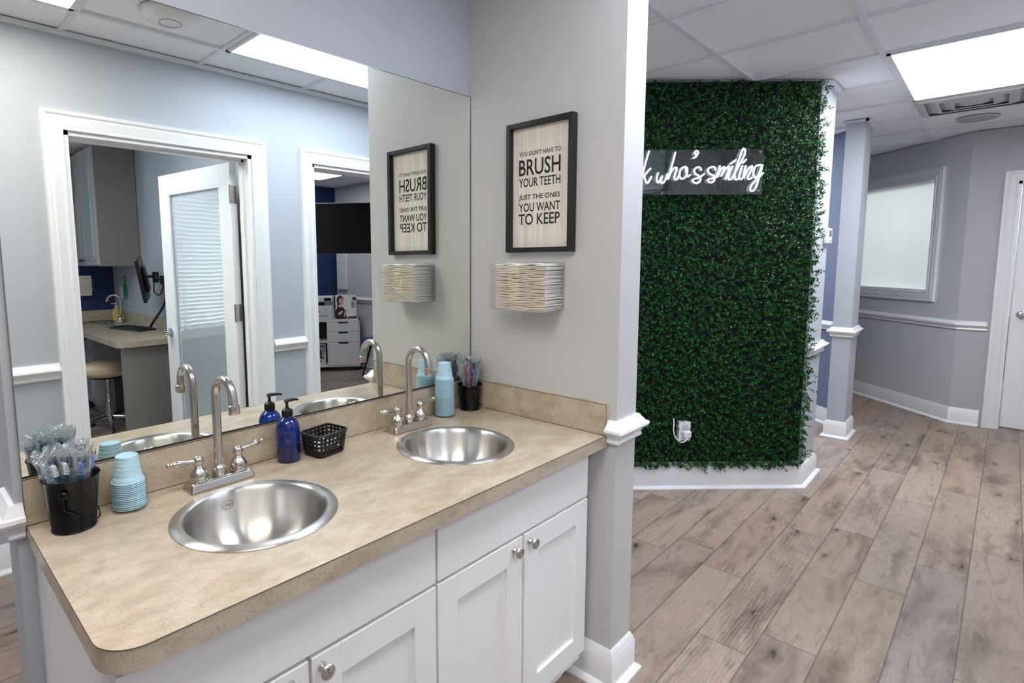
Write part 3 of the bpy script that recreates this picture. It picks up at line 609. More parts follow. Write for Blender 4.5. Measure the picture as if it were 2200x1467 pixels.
def make_leaves():
    us, zs, ns = [], [], []
    # sprigs on a jittered lattice, denser where they show
    def lattice(u0, u1, z0, z1, sp):
        nu, nz = int((u1-u0)/sp), int((z1-z0)/sp)
        U, Z = np.meshgrid((np.arange(nu)+.5)*(u1-u0)/nu+u0, (np.arange(nz)+.5)*(z1-z0)/nz+z0)
        U = U.ravel()+rng.uniform(-.5, .5, U.size)*sp; Z = Z.ravel()+rng.uniform(-.5, .5, Z.size)*sp
        return U, Z
    A = lattice(HU0, 1.5, HZ0, HZ1, .0225); Bq = lattice(1.5, HU1, HZ0, HZ1, .032)
    U = np.r_[A[0], Bq[0]]; Z = np.r_[A[1], Bq[1]]
    # ragged right and lower edges: a few longer sprigs
    ez = rng.uniform(HZ0, HZ1-.02, 150); U = np.r_[U, HU0-rng.uniform(-.01, .022, 150)]; Z = np.r_[Z, ez]
    eu = rng.uniform(HU0, 1.5, 160); U = np.r_[U, eu]; Z = np.r_[Z, HZ0-rng.uniform(-.005, .016, 160)]
    Dp = rng.uniform(.020, .052, U.size)+.010*np.sin(U*21+1.3*np.sin(Z*17))*np.sin(Z*19+U*7)
    k = 17; n = U.size*k
    # each sprig: leaves set round a short stem leaning outwards
    lean = rng.normal(0, .35, (U.size, 2)); tpos = np.tile(np.linspace(.1, 1, k), (U.size, 1))
    ang = rng.uniform(0, 2*np.pi, (U.size, 1))+np.arange(k)*2.4
    cu = U[:, None]+lean[:, :1]*Dp[:, None]*tpos+rng.normal(0, .0035, (U.size, k)); cz = Z[:, None]+lean[:, 1:]*Dp[:, None]*tpos+rng.normal(0, .0035, (U.size, k)); cn = .006+Dp[:, None]*tpos
    dirs = np.stack([np.cos(ang), np.sin(ang), rng.uniform(-.15, .75, (U.size, k))], -1); dirs /= np.linalg.norm(dirs, axis=-1, keepdims=True)
    Ln = rng.uniform(.0078, .0125, (U.size, k)); Wd = Ln*rng.uniform(.29, .37, (U.size, k))
    C0 = np.stack([cu, cz, cn], -1).reshape(-1, 3); T = dirs.reshape(-1, 3); Ln = Ln.ravel()[:, None]; Wd = Wd.ravel()[:, None]
    upv = np.array([0, 0, 1.])+rng.normal(0, .45, T.shape); Sd = np.cross(T, upv); Sd /= np.linalg.norm(Sd, axis=1, keepdims=True)+1e-9; Nn = np.cross(Sd, T)
    P = np.stack([C0, C0+T*Ln*.45-Sd*Wd+Nn*Wd*.35, C0+T*Ln*.5, C0+T*Ln*.45+Sd*Wd+Nn*Wd*.35, C0+T*Ln], 1)   # base, left, mid, right, tip
    P[..., 1] = np.minimum(P[..., 1], HZ1-.001)
    P[..., 2] = np.maximum(P[..., 2], .003)
    XYZ = np.stack([HD.x*P[..., 0]+HN.x*P[..., 2], HD.y*P[..., 0]+HN.y*P[..., 2], P[..., 1]], -1).reshape(-1, 3)
    m = P.shape[0]; b5 = np.arange(m)[:, None]*5
    tri = (b5+np.array([[0, 2, 1, 1, 2, 4, 0, 3, 2, 2, 3, 4]])).ravel()
    me = bpy.data.meshes.new('leaves'); me.vertices.add(m*5); me.vertices.foreach_set('co', XYZ.ravel().astype(np.float32))
    me.loops.add(tri.size); me.loops.foreach_set('vertex_index', tri.astype(np.int32)); me.polygons.add(tri.size//3)
    me.polygons.foreach_set('loop_start', np.arange(0, tri.size, 3, dtype=np.int32)); me.update(calc_edges=True); me.validate()
    me.materials.append(leafm); o = bpy.data.objects.new('leaves', me); COL.objects.link(o); o.parent = hp; o['kind'] = 'stuff'
make_leaves()
# lit lettering on a clear plate
NEON = [
 [(1.037,2.014),(1.050,1.969),(1.062,1.921),(1.072,1.868),(1.076,1.846)],
 [(1.025,1.919),(1.046,1.895),(1.059,1.874),(1.046,1.838),(1.031,1.849),(1.019,1.875)],
 [(0.982,1.894),(0.990,1.864),(0.985,1.842),(0.974,1.846),(0.958,1.877),(0.964,1.853),(0.961,1.836),(0.948,1.841),(0.934,1.867),(0.929,1.890)],
 [(0.889,2.007),(0.898,1.964),(0.909,1.923),(0.925,1.856),(0.908,1.901),(0.889,1.921),(0.878,1.916),(0.886,1.886),(0.890,1.863),(0.882,1.854),(0.871,1.863),(0.858,1.889)],
 [(0.829,1.927),(0.853,1.914),(0.861,1.878),(0.847,1.859),(0.825,1.872),(0.817,1.908),(0.827,1.925),(0.822,1.893),(0.815,1.872),(0.800,1.882)],
 [(0.768,1.988),(0.760,2.003),(0.769,2.013),(0.780,2.005),(0.774,1.992),(0.765,1.995),(0.772,1.980),(0.789,1.973)],
 [(0.738,1.904),(0.746,1.920),(0.764,1.922),(0.778,1.908),(0.774,1.889),(0.754,1.877),(0.742,1.862),(0.745,1.844),(0.764,1.834),(0.783,1.844),(0.784,1.855),(0.765,1.861),(0.738,1.872),(0.720,1.888)],
 [(0.657,1.905),(0.668,1.924),(0.687,1.922),(0.702,1.907),(0.693,1.888),(0.671,1.877),(0.661,1.862),(0.668,1.843),(0.683,1.838),(0.699,1.847),(0.696,1.856),(0.669,1.864),(0.647,1.888),(0.634,1.931)],
 [(0.634,1.931),(0.648,1.865),(0.629,1.907),(0.614,1.924),(0.609,1.914),(0.626,1.871),(0.606,1.906),(0.587,1.926),(0.582,1.916),(0.601,1.854)],
 [(0.563,1.929),(0.583,1.869),(0.578,1.853),(0.563,1.861),(0.551,1.887)],
 [(0.576,1.939),(0.545,1.962)],
 [(0.551,1.887),(0.516,1.951),(0.497,1.993),(0.498,2.018),(0.510,2.020),(0.523,1.984),(0.543,1.910),(0.549,1.865),(0.538,1.853),(0.521,1.865)],
 [(0.507,1.930),(0.523,1.872),(0.515,1.854),(0.500,1.864)],
 [(0.507,1.943),(0.487,1.965)],
 [(0.488,1.930),(0.499,1.861),(0.475,1.909),(0.457,1.927),(0.452,1.917),(0.473,1.868),(0.466,1.854),(0.450,1.864)],
 [(0.402,1.934),(0.430,1.927),(0.443,1.894),(0.435,1.864),(0.416,1.875),(0.394,1.934),(0.410,1.864),(0.426,1.806),(0.444,1.789),(0.457,1.797),(0.448,1.826),(0.419,1.856),(0.387,1.890)],
 # the first letters, behind the wall end from here
 [(1.150,1.925),(1.172,1.912),(1.178,1.876),(1.164,1.857),(1.146,1.870),(1.140,1.905),(1.150,1.925),(1.144,1.890),(1.126,1.880)],
 [(1.226,1.925),(1.248,1.912),(1.254,1.876),(1.240,1.857),(1.222,1.870),(1.216,1.905),(1.226,1.925),(1.220,1.890),(1.202,1.880)],
 [(1.300,2.010),(1.318,1.985),(1.330,1.920),(1.345,1.850),(1.325,1.858),(1.295,1.846),(1.275,1.858)],
]
NO = .10
ns = thing('lit_sign', 'white glowing handwritten sign on a clear plate hung on the hedge', 'sign', (HC.x+HN.x*NO, HC.y+HN.y*NO, 1.9))
def nw(u, z, n=0): return (HD.x*u+HN.x*n, HD.y*u+HN.y*n, z-1.9)
bm = B(); vs = [bm.verts.new(nw(u, z, n)) for n in (-.010, -.006) for z in (1.772, 2.022) for u in (.384, 1.42)]
for f in ((0, 1, 3, 2), (4, 6, 7, 5), (0, 4, 5, 1), (2, 3, 7, 6), (0, 2, 6, 4), (1, 5, 7, 3)): bm.faces.new([vs[i] for i in f])
obj('plate', bm, clearmat('sign_acrylic', (.80, .83, .84), .07, .02, (120, 126, 130), .07, edge=.5), ns)
glow = emis('lettering_glow', (.92, .95, 1.0), 3.2)
back = mat('lettering_back', (150, 165, 195), .5)
for st in NEON:
    P = smooth_path([(u, z, 0) for u, z in st], 5)
    bm = B(); tube(bm, [nw(p.x, p.y, .006) for p in P], .0042, 8); o = obj('lit_stroke', bm, glow, ns, smooth=60)
    bm = B(); tube(bm, [nw(p.x, p.y, -.003) for p in P], .0046, 6); obj('stroke_channel', bm, back, o, smooth=60)
for u, z in ((.404, 2.007), (.404, 1.793), (1.40, 2.007), (1.40, 1.793)):
    bm = B(); tube(bm, [nw(u, z, -.094), nw(u, z, -.003)], .006, 12); obj('standoff', bm, steel, ns, smooth=40)
# socket and white charger lead on the hedge
t = thing('power_outlet', 'white wall socket showing through the bottom of the hedge', 'socket', (HC.x+HN.x*.042, HC.y+HN.y*.042, .372))
def ow(u, z, n=0): return (HD.x*(u)+HN.x*n, HD.y*(u)+HN.y*n, z)
def obox(bm, u0, u1, z0, z1, n0, n1, f=ow):
    vs = [bm.verts.new(f(u, z, n)) for n in (n0, n1) for z in (z0, z1) for u in (u0, u1)]
    for q in ((0, 1, 3, 2), (4, 6, 7, 5), (0, 4, 5, 1), (2, 3, 7, 6), (0, 2, 6, 4), (1, 5, 7, 3)): bm.faces.new([vs[i] for i in q])
bm = B(); obox(bm, .71, .78, -.058, .058, -.05, .004); obj('cover_plate', bm, white_p, t, bevel=.003)
for z in (-.026, .026): bm = B(); obox(bm, .728, .762, z-.015, z+.015, .003, .007); obj('socket_face', bm, mat('socket_grey', (190, 190, 190), .4), t, bevel=.003)
pl = thing('power_plug', 'white plug with a curled lead at the bottom of the hedge', 'plug', (HC.x+HN.x*.062, HC.y+HN.y*.062, .372))
bm = B(); obox(bm, .722, .766, -.028, .010, .0, .026); obj('body', bm, white_p, pl, bevel=.006, seg=3)
bm = B(); tube(bm, smooth_path([ow(.745, -.022, .02), ow(.760, -.045, .030), ow(.790, -.050, .035), ow(.822, -.022, .034), ow(.832, .018, .028), ow(.824, .055, .010), ow(.81, .075, -.03)], 8), .0032, 8); obj('lead', bm, white_p, pl, smooth=60)
# thermostat on the end of the hedge wall
t = thing('thermostat', 'small white thermostat on the end of the hedge wall', 'thermostat', (2.60, HC.y, 1.545))
bm = B(); box(bm, -.058, .058, -.026, -.0, -.048, .048); obj('housing', bm, white_p, t, bevel=.008, seg=3)
bx('display', -.03, .03, -.0275, -.0262, -.005, .034, mat('lcd_grey', (92, 96, 100), .3), t)
for x in (-.015, .015): bx('button', x-.007, x+.007, -.029, -.026, -.036, -.026, mat('button_grey', (170, 172, 176), .4), t)

# ================================================================== VANITY
H, DP, CT, BS = .8545, .5953, .0381, .1016
def countertop():
    t = thing('countertop', 'beige stone patterned countertop with two round basins and rounded front corner', 'countertop', (0, 0, H))
    cs = [(-1.041, -.305), (-.4036, -.3086)]; R = .166; xm = -.722
    def outline(cell):
        r = .062; pts = []
        def line(a, b_, n=14): return [Vector(a).lerp(Vector(b_), i/n) for i in range(n)]
        if cell == 0:
            pts += line((XL, -.019), (XL, -DP+r)); c = Vector((XL+r, -DP+r))
            pts += [c+Vector((math.cos(a), math.sin(a)))*r for a in [math.pi+math.pi/2*i/12 for i in range(12)]]
            pts += line((XL+r, -DP), (xm, -DP)); pts += line((xm, -DP), (xm, -.0)); pts += line((xm, -.0), (XL, -.0)); pts += line((XL, 0), (XL, -.019), 2)
        else:
            pts += line((xm, -.0), (xm, -DP)); pts += line((xm, -DP), (-.001, -DP)); pts += line((-.001, -DP), (-.001, 0)); pts += line((-.001, 0), (xm, 0))
        return pts
    bm = B()
    for i, c in enumerate(cs):
        P = outline(i); c = Vector(c); n = len(P)
        ot = [bm.verts.new((p.x, p.y, 0)) for p in P]; ob = [bm.verts.new((p.x, p.y, -CT)) for p in P]
        inn = [c+(p-c).normalized()*R for p in P]
        it = [bm.verts.new((p.x, p.y, 0)) for p in inn]; ib = [bm.verts.new((p.x, p.y, -CT)) for p in inn]
        for k in range(n):
            j = (k+1) % n
            bm.faces.new((ot[k], ot[j], it[j], it[k])); bm.faces.new((ob[k], ib[k], ib[j], ob[j])); bm.faces.new((it[k], it[j], ib[j], ib[k]))
            mid = (P[k]+P[j])/2
            if abs(mid.x-xm) > 1e-4: bm.faces.new((ot[k], ob[k], ob[j], ot[j]))
    bmesh.ops.remove_doubles(bm, verts=bm.verts[:], dist=1e-5)
    obj('slab', bm, lam, t)
    bm = B(); box(bm, XL, -.0005, -.019, -.0003, .0004, BS); obj('back_splash', bm, lam, t)
    bm = B(); box(bm, -.019, -.0005, -DP, -.0195, .0004, BS); obj('side_splash', bm, lam, t)
    # dark laminate joint lines
    bm = B(); w = .0009
    rc = .062; pth = [(XL-.0002, -.02, -.0002), (XL-.0002, -DP+rc, -.0002)]+[(XL+rc-(rc+.0002)*math.cos(a), -DP+rc-(rc+.0002)*math.sin(a), -.0002) for a in [math.pi/2*i/12 for i in range(1, 12)]]+[(XL+rc, -DP-.0002, -.0002), (-.002, -DP-.0002, -.0002)]
    tube(bm, pth, .0007, 6)
    box(bm, XL, -.019, -.0198, -.0188, BS-.0012, BS+.0003); box(bm, -.0198, -.0188, -DP, -.02, BS-.0012, BS+.0003); box(bm, -.0196, -.019, -DP-w, -DP+.0004, 0, BS)
    box(bm, XL, -.02, -.0202, -.019, .0002, .0014); box(bm, -.0202, -.019, -DP, -.02, .0002, .0014); box(bm, XL-w, XL, -.0198, -.0188, 0, BS)
    obj('joint_lines', bm, seam, t)
    return t
countertop()

def knob_bm(x, y, z):
    bm = B(); mt = Matrix.Translation((x, y, z)) @ Matrix.Rotation(math.pi/2, 4, 'X')
    lathe(bm, [(.0095, 0), (.0095, .002), (.0065, .007), (.005, .012), (.0058, .017), (.0135, .020), (.0155, .0225), (.0145, .0255), (.009, .028), (.001, .029)], 28, mt); return bm
def shaker(name, x0, x1, z0, z1, yf, parent, knob=None, fr=.066):
    """flat-panel door: frame with a recessed panel, front face at yf"""
    bm = B(); th = .02
    box(bm, x0, x0+fr, yf, yf+th, z0, z1); box(bm, x1-fr, x1, yf, yf+th, z0, z1); box(bm, x0+fr, x1-fr, yf, yf+th, z0, z0+fr); box(bm, x0+fr, x1-fr, yf, yf+th, z1-fr, z1)
    d = obj(name, bm, cab_w, parent, bevel=.0012)
    bx('recessed_panel', x0+fr-.004, x1-fr+.004, yf+.009, yf+.017, z0+fr-.004, z1-fr+.004, cab_w, d)
    if knob: obj('knob', knob_bm(knob[0], yf, knob[1]), steel, d, smooth=50)
    return d
YF = -.565
def vanity(x0, x1, xs, label, panel_left=False):
    t = thing('vanity_cabinet', label, 'cabinet', ((x0+x1)/2, 0, 0), group='white cabinets under the counter'); ox = (x0+x1)/2
    a, b_ = x0-ox, x1-ox
    bm = B(); z1 = H-CT
    box(bm, a, a+.018, YF+.021, -.004, .10, z1); box(bm, b_-.018, b_, YF+.021, -.004, .10, z1); box(bm, a+.018, b_-.018, YF+.021, -.004, .10, .118); box(bm, a+.018, b_-.018, -.012, -.004, .118, z1)
    box(bm, a+.018, b_-.018, YF+.021, YF+.039, .80, z1); box(bm, a+.018, b_-.018, YF+.021, YF+.039, .64, .68); box(bm, a+.018, a+.04, YF+.021, YF+.039, .118, .80); box(bm, b_-.04, b_-.018, YF+.021, YF+.039, .118, .80); box(bm, -.02, .02, YF+.021, YF+.039, .118, .64)
    obj('body', bm, cab_w, t)
    bx('toe_kick', a, b_, YF+.085, -.004, 0, .10, cab_w, t)
    bx('false_drawer_front', a+.003, b_-.004, YF, YF+.02, .666, .803, cab_w, t, bevel=.0015)
    m1, m2 = xs[0]-ox, xs[1]-ox
    shaker('door', a+.003, m1, .143, .657, YF, t, (m1-.040, .632)); shaker('door', m2, b_-.004, .143, .657, YF, t, (m2+.020, .632))
    if panel_left: bx('side_panel', a-.004, a, YF+.021, -.001, 0, z1, cab_w, t)
    return t
vanity(-.737, -.064, (-.4085, -.3985), 'white shaker cabinet under the right basin beside the short wall')
vanity(-1.398, -.738, (-1.079, -1.071), 'white shaker cabinet under the left basin with the open counter corner', True)
bx_f = B(); box(bx_f, -.064, -.0165, YF+.035, -.004, .10, H-CT); o = obj('cabinet_filler', bx_f, cab_w); tag(o, 'narrow white filler strip between right cabinet and short wall', 'cabinet filler')

# round steel basins
def steel_sink():
    m = bpy.data.materials.new('brushed_steel_bowl'); m.use_nodes = True; nt = m.node_tree; b = nt.nodes['Principled BSDF']
    b.inputs['Base Color'].default_value = rgb(205, 202, 198); b.inputs['Metallic'].default_value = 1; b.inputs['Roughness'].default_value = .29; b.inputs['Anisotropic'].default_value = .93; b.inputs['Anisotropic Rotation'].default_value = .25
    tg = nt.nodes.new('ShaderNodeTangent'); tg.direction_type = 'RADIAL'; tg.axis = 'Z'; nt.links.new(tg.outputs[0], b.inputs['Tangent'])
    tc = nt.nodes.new('ShaderNodeTexCoord'); mp = nt.nodes.new('ShaderNodeMapping'); mp.inputs['Scale'].default_value = (8, 8, 700)
    n = nt.nodes.new('ShaderNodeTexNoise'); n.inputs['Scale'].default_value = 1; nt.links.new(tc.outputs['Object'], mp.inputs[0]); nt.links.new(mp.outputs[0], n.inputs['Vector'])
    bp = nt.nodes.new('ShaderNodeBump'); bp.inputs['Strength'].default_value = .05; bp.inputs['Distance'].default_value = .001
    nt.links.new(n.outputs['Fac'], bp.inputs['Height']); nt.links.new(bp.outputs['Normal'], b.inputs['Normal']); return m
sinkm = steel_sink()
ink = mat('etched_grey', (58, 58, 58), .5)
def basin(loc, label, mark):
    t = thing('basin', label, 'sink', loc, group='round steel basins')
    prof = [(.177, .0002), (.1775, .002), (.174, .0042), (.160, .0048), (.152, .0040), (.149, .001), (.146, -.012), (.141, -.035), (.132, -.066), (.118, -.094), (.096, -.113), (.066, -.122), (.032, -.125)]
    bm = B(); lathe(bm, prof, 96); lathe(bm, [(.032, -.125), (.030, -.128)], 96); bmesh.ops.remove_doubles(bm, verts=bm.verts[:], dist=1e-6)
    o = obj('bowl', bm, sinkm, t, smooth=60, recalc=False)
    # outside of the bowl, below the counter
    bm = B(); lathe(bm, [(.150, -.002), (.147, -.014), (.142, -.037), (.133, -.068), (.119, -.096), (.097, -.115), (.066, -.124), (.032, -.127)], 48); obj('underside', bm, steel, t, smooth=60)
    bm = B(); lathe(bm, [(.031, -.1245), (.028, -.1225), (.022, -.1245), (.020, -.129), (.001, -.129)], 32); obj('drain', bm, chrome, t, smooth=50)
    bm = B(); lathe(bm, [(.0325, -.128), (.0325, -.16), (.001, -.16)], 24); obj('tail_pipe', bm, chrome, t, smooth=50)
    # etched oval mark with a word near the rim
    ct = Vector((0, .1448, -.0225)); up = Vector((0, .18, 1)).normalized()
    a0 = math.radians(mark); rot = Matrix.Rotation(a0, 4, 'Z')
    bm = B(); n = 40; fr = frame_mtx((0, .1425, -.026), (1, 0, 0), (0, .17, 1))
    rr = [[], []]
    for k in range(n):
        a = 2*math.pi*k/n
        for q, s in ((0, 1.), (1, .93)):
            xx, yy = .0145*s*math.cos(a), .0105*s*math.sin(a); ph = xx/.143
            p = Vector((.1405*math.sin(ph)+0, .1405*math.cos(ph)+.17*yy*.98, -.026+yy)); rr[q].append(bm.verts.new(rot @ p))
    for k in range(n): j = (k+1) % n; bm.faces.new((rr[0][k], rr[0][j], rr[1][j], rr[1][k]))
    text_bm(bm, 'Just', .015, .009, rot @ frame_mtx((-.0075, .1392, -.031), (1, 0, 0), (.1, .17, 1)) , .0002)
    obj('maker_mark', bm, ink, t)
    return t
basin((-1.041, -.305, H), 'round brushed steel basin, the left one nearer the rounded counter corner', 2)
basin((-.4036, -.3086, H), 'round brushed steel basin, the right one nearer the short wall', 2)

# gooseneck taps
def faucet(loc, rz, label):
    t = thing('faucet', label, 'faucet', loc, rz, group='two-handle gooseneck faucets')
    bm = B(); lo = [(-.083, -.030), (.083, -.030), (.083, .030), (-.083, .030)]; hi = [(-.076, -.022), (.076, -.022), (.076, .022), (-.076, .022)]
    a = [bm.verts.new((x, y, .0)) for x, y in lo]; b_ = [bm.verts.new((x, y, .023)) for x, y in hi]
    bm.faces.new(a[::-1]); bm.faces.new(b_)
    for i in range(4): bm.faces.new((a[i], a[(i+1) % 4], b_[(i+1) % 4], b_[i]))
    obj('base_plate', bm, steel, t, bevel=.005, seg=3)
    bm = B(); lathe(bm, [(.0165, .022), (.0165, .034), (.0175, .036), (.0175, .042), (.013, .046), (.0108, .052)], 28)
    pts = [(0, 0, .046), (0, 0, .12), (0, 0, .18), (0, 0, .225)]
    pts += [(0, -.046+.046*math.cos(q), .225+.046*math.sin(q)) for q in [math.radians(d) for d in range(12, 168, 12)]] + [(0, -.0925, .222), (0, -.094, .214)]
    tube(bm, pts, .0105, 20); s = obj('spout', bm, steel, t, smooth=50)
    bm = B(); lathe(bm, [(.0125, -.022), (.0135, -.020), (.0135, -.002), (.0105, .001)], 24, Matrix.Translation((0, -.094, .216)) @ Matrix.Rotation(math.radians(-4), 4, 'X')); lathe(bm, [(.001, -.019), (.0125, -.020)], 24, Matrix.Translation((0, -.094, .216))); obj('aerator', bm, steel, s, smooth=40)
    for sd in (-1, 1):
        x = sd*.051; bm = B()
        lathe(bm, [(.0225, .0225), (.0225, .026), (.020, .027), (.0215, .032), (.021, .040), (.016, .049), (.0105, .054), (.0095, .057), (.011, .058), (.0095, .060), (.0095, .063), (.0125, .067), (.0128, .073), (.0105, .079), (.005, .0835), (.001, .084)], 28, Matrix.Translation((x, 0, 0)))
        h = obj('handle', bm, steel, t, smooth=50)
        d = Vector((sd, -.10 if sd < 0 else .12, .10 if sd > 0 else .12)).normalized(); o = Vector((x, 0, .071))
        pr = [(.010, .0052), (.022, .0046), (.034, .0058), (.046, .0082), (.055, .0086), (.061, .0064), (.063, .0048), (.0645, .0066), (.066, .0048), (.069, .0034), (.0705, .0052), (.0735, .0062), (.0765, .0048), (.078, .001)]
        bm = B(); tube(bm, [o+d*q for q, r in pr], [r for q, r in pr], 16); obj('lever', bm, steel, h, smooth=55)
    return t
faucet((-1.028, -.083, H), .03, 'brushed nickel gooseneck faucet behind the left basin')
faucet((-.392, -.088, H), .0, 'brushed nickel gooseneck faucet behind the right basin')

# ================================================================== MIRROR
t = thing('wall_mirror', 'large frameless mirror standing on the back splash', 'mirror', (0, 0, H+BS+.0015))
mm = bpy.data.materials.new('silvered_glass'); mm.use_nodes = True; b = mm.node_tree.nodes['Principled BSDF']
b.inputs['Base Color'].default_value = (.885, .92, .88, 1); b.inputs['Metallic'].default_value = 1; b.inputs['Roughness'].default_value = 0
MT = 2.0055-(H+BS+.0015)
bx('glass_face', XL, -.0025, MY, MY+.0005, 0, MT, mm, t)
bx('glass_edge', XL, -.0025, MY+.0006, -.0005, 0, MT, mat('mirror_edge_green', (96, 122, 112), .25), t)
bm = B(); box(bm, XL, -.0025, MY-.0016, MY-.0002, -.001, .0028); obj('bottom_channel', bm, mat('channel_metal', (62, 64, 66), .35, .8), t)
bm = B(); box(bm, XL, -.0025, MY-.0006, MY-.0001, MT-.0018, MT); box(bm, -.0060, -.0025, MY-.0006, MY-.0001, .003, MT); box(bm, XL, XL+.0012, MY-.0006, MY-.0001, .003, MT); obj('edge_strip', bm, mat('mirror_edge_dark', (120, 128, 124), .2, .7), t)

# ================================================================== ON THE WALL BY THE COUNTER
fs = thing('framed_sign', 'black framed cream sign with block lettering hung above the paper towels', 'framed sign', (0, -.333, 1.650))
bm = B(); hw_, hh_, fw, fd = .1315, .2165, .0165, .030
for y0, y1, z0, z1 in ((-hw_, -hw_+fw, -hh_, hh_), (hw_-fw, hw_, -hh_, hh_), (-hw_+fw, hw_-fw, -hh_, -hh_+fw), (-hw_+fw, hw_-fw, hh_-fw, hh_)): box(bm, -fd, -.001, y0, y1, z0, z1)
obj('frame', bm, mat('black_wood', (17, 16, 16), .5, noise=.4, nscale=30, bump=.3, bscale=90), fs, bevel=.0015)
cream = bpy.data.materials.new('cream_board'); cream.use_nodes = True; nt = cream.node_tree; b = nt.nodes['Principled BSDF']; b.inputs['Roughness'].default_value = .7
tc = nt.nodes.new('ShaderNodeTexCoord'); mp = nt.nodes.new('ShaderNodeMapping'); mp.inputs['Scale'].default_value = (1, 90, 2.5); n = nt.nodes.new('ShaderNodeTexNoise'); n.inputs['Scale'].default_value = 1; n.inputs['Detail'].default_value = 4
cr = nt.nodes.new('ShaderNodeValToRGB'); cr.color_ramp.elements[0].position = .3; cr.color_ramp.elements[0].color = rgb(214, 203, 191); cr.color_ramp.elements[1].position = .6; cr.color_ramp.elements[1].color = rgb(233, 224, 213)
nt.links.new(tc.outputs['Object'], mp.inputs[0]); nt.links.new(mp.outputs[0], n.inputs['Vector']); nt.links.new(n.outputs['Fac'], cr.inputs[0]); nt.links.new(cr.outputs[0], b.inputs['Base Color'])
bx('board', -.009, -.002, -hw_+fw-.002, hw_-fw+.002, -hh_+fw-.002, hh_-fw+.002, cream, fs)
inkb = mat('black_print', (24, 22, 21), .7)
for s, zt, zb in (("YOU DON'T HAVE TO", 1.7725, 1.7575), ('BRUSH', 1.7465, 1.692), ('YOUR TEETH', 1.684, 1.654), ('JUST THE ONES', 1.6285, 1.607), ('YOU WANT', 1.600, 1.571), ('TO KEEP', 1.5645, 1.5265)):
    bm = B(); text_bm(bm, s, .166, zt-zb, frame_mtx((-.0092, .090, zb-1.650), (0, -1, 0), (0, 0, 1)), .0003, .012); obj('lettering', bm, inkb, fs)
bx('maker_stamp', -.0094, -.0092, -.098, -.094, -.192, -.188, mat('faint_stamp', (190, 170, 160), .7), fs)
# paper towels in a clear wall box
TB = thing('towel_dispenser', 'clear acrylic wall box holding folded paper towels below the framed sign', 'towel dispenser', (0, -.315, 1.24))
ty, td, tz = .112, .115, .160
bm = B()
box(bm, -.003, -.0005, -ty, ty, 0, tz); box(bm, -td, -.003, -ty, ty, 0, .003); box(bm, -td, -.003, -ty, -ty+.003, .003, tz); box(bm, -td, -.003, ty-.003, ty, .003, tz)
obj('box_shell', bm, acryl, TB, bevel=.0008)
def ushape(y0, y1, zt, sw=.022, zb=.035):      # front sheet with a U-shaped pull slot
    n = 10; c = (y0+y1)/2+.012; pts = [(y0, 0), (y1, 0), (y1, zt), (c+sw, zt)]
    pts += [(c+sw*math.cos(a), zb+sw-sw*math.sin(a)) for a in [math.pi/2*i/n*2 for i in range(n+1)]] + [(c-sw, zt), (y0, zt)]; return pts
bm = B(); prism(bm, ushape(-ty, ty, tz), 0, .003, Matrix(((0, 0, 1, -td-.003), (1, 0, 0, 0), (0, 1, 0, 0), (0, 0, 0, 1)))); obj('front_sheet', bm, acryl, TB, bevel=.0008)
tw_m = mat('paper_towel_cream', (236, 225, 210), .85, noise=.05, nscale=25, bump=.3, bscale=120)
tw_w = mat('paper_towel_white', (240, 238, 236), .85, noise=.03, nscale=25, bump=.3, bscale=120)
def towel_mesh(seed, thick):
    r = random.Random(seed); bm = B(); ny = 14; A = .0032
    ph, fq = r.uniform(0, 6), r.uniform(9, 22); out = r.uniform(-.004, .003); e0, e1 = r.uniform(-.007, .0), r.uniform(-.007, .0)
    rows = []
    for i in range(ny+1):
        y = -.100+e1+(.200-e0+e1)*0+ (.2+e0-e1)*i/ny
        w = A*.35*math.sin(fq*y*3+ph)+.0006*r.uniform(-1, 1)
        x0 = -.105-out*.6+.0015*math.sin(40*y+ph); rows.append([bm.verts.new(p) for p in ((-.006, y, w), (x0+.002, y, w-thick*.5), (x0-.0012, y, w-.0003), (x0, y, w+thick*.30), (x0+.003, y, w+thick*.5), (-.006, y, w+thick*.4))])
    for a, b_ in zip(rows, rows[1:]):
        for k in range(6): bm.faces.new((a[k], a[(k+1) % 6], b_[(k+1) % 6], b_[k]))
    bm.faces.new(rows[0][::-1]); bm.faces.new(rows[-1]); return bm
vars_ = []
NT = 34
for k in range(NT):
    z = 1.24+.0055+.0043*k
    if k < 8:
        o = obj('paper_towel', towel_mesh(k, .0042), tw_m, smooth=50); vars_.append(o)
        o.data.materials.append(tw_w)
        for p in o.data.polygons:
            if abs(p.normal.y) > .9: p.material_index = 1
    else: o = vars_[(k*5+k//8) % 8].copy(); COL.objects.link(o)
    o.location = (0, -.315+random.Random(k).uniform(-.002, .002), z)
    tag(o, 'folded cream paper towel in the clear wall box', 'paper towel', 'paper towels in the clear wall box')
o = vars_[2].copy(); COL.objects.link(o); o.data = vars_[2].data.copy(); o.data.materials[0] = tw_w; o.location = (.0, -.309, 1.24+.0055+.0043*NT+.001); o.rotation_euler = (0, 0, .0)
tag(o, 'loose white paper towel lying on top of the folded stack in the wall box', 'paper towel', 'paper towels in the clear wall box')

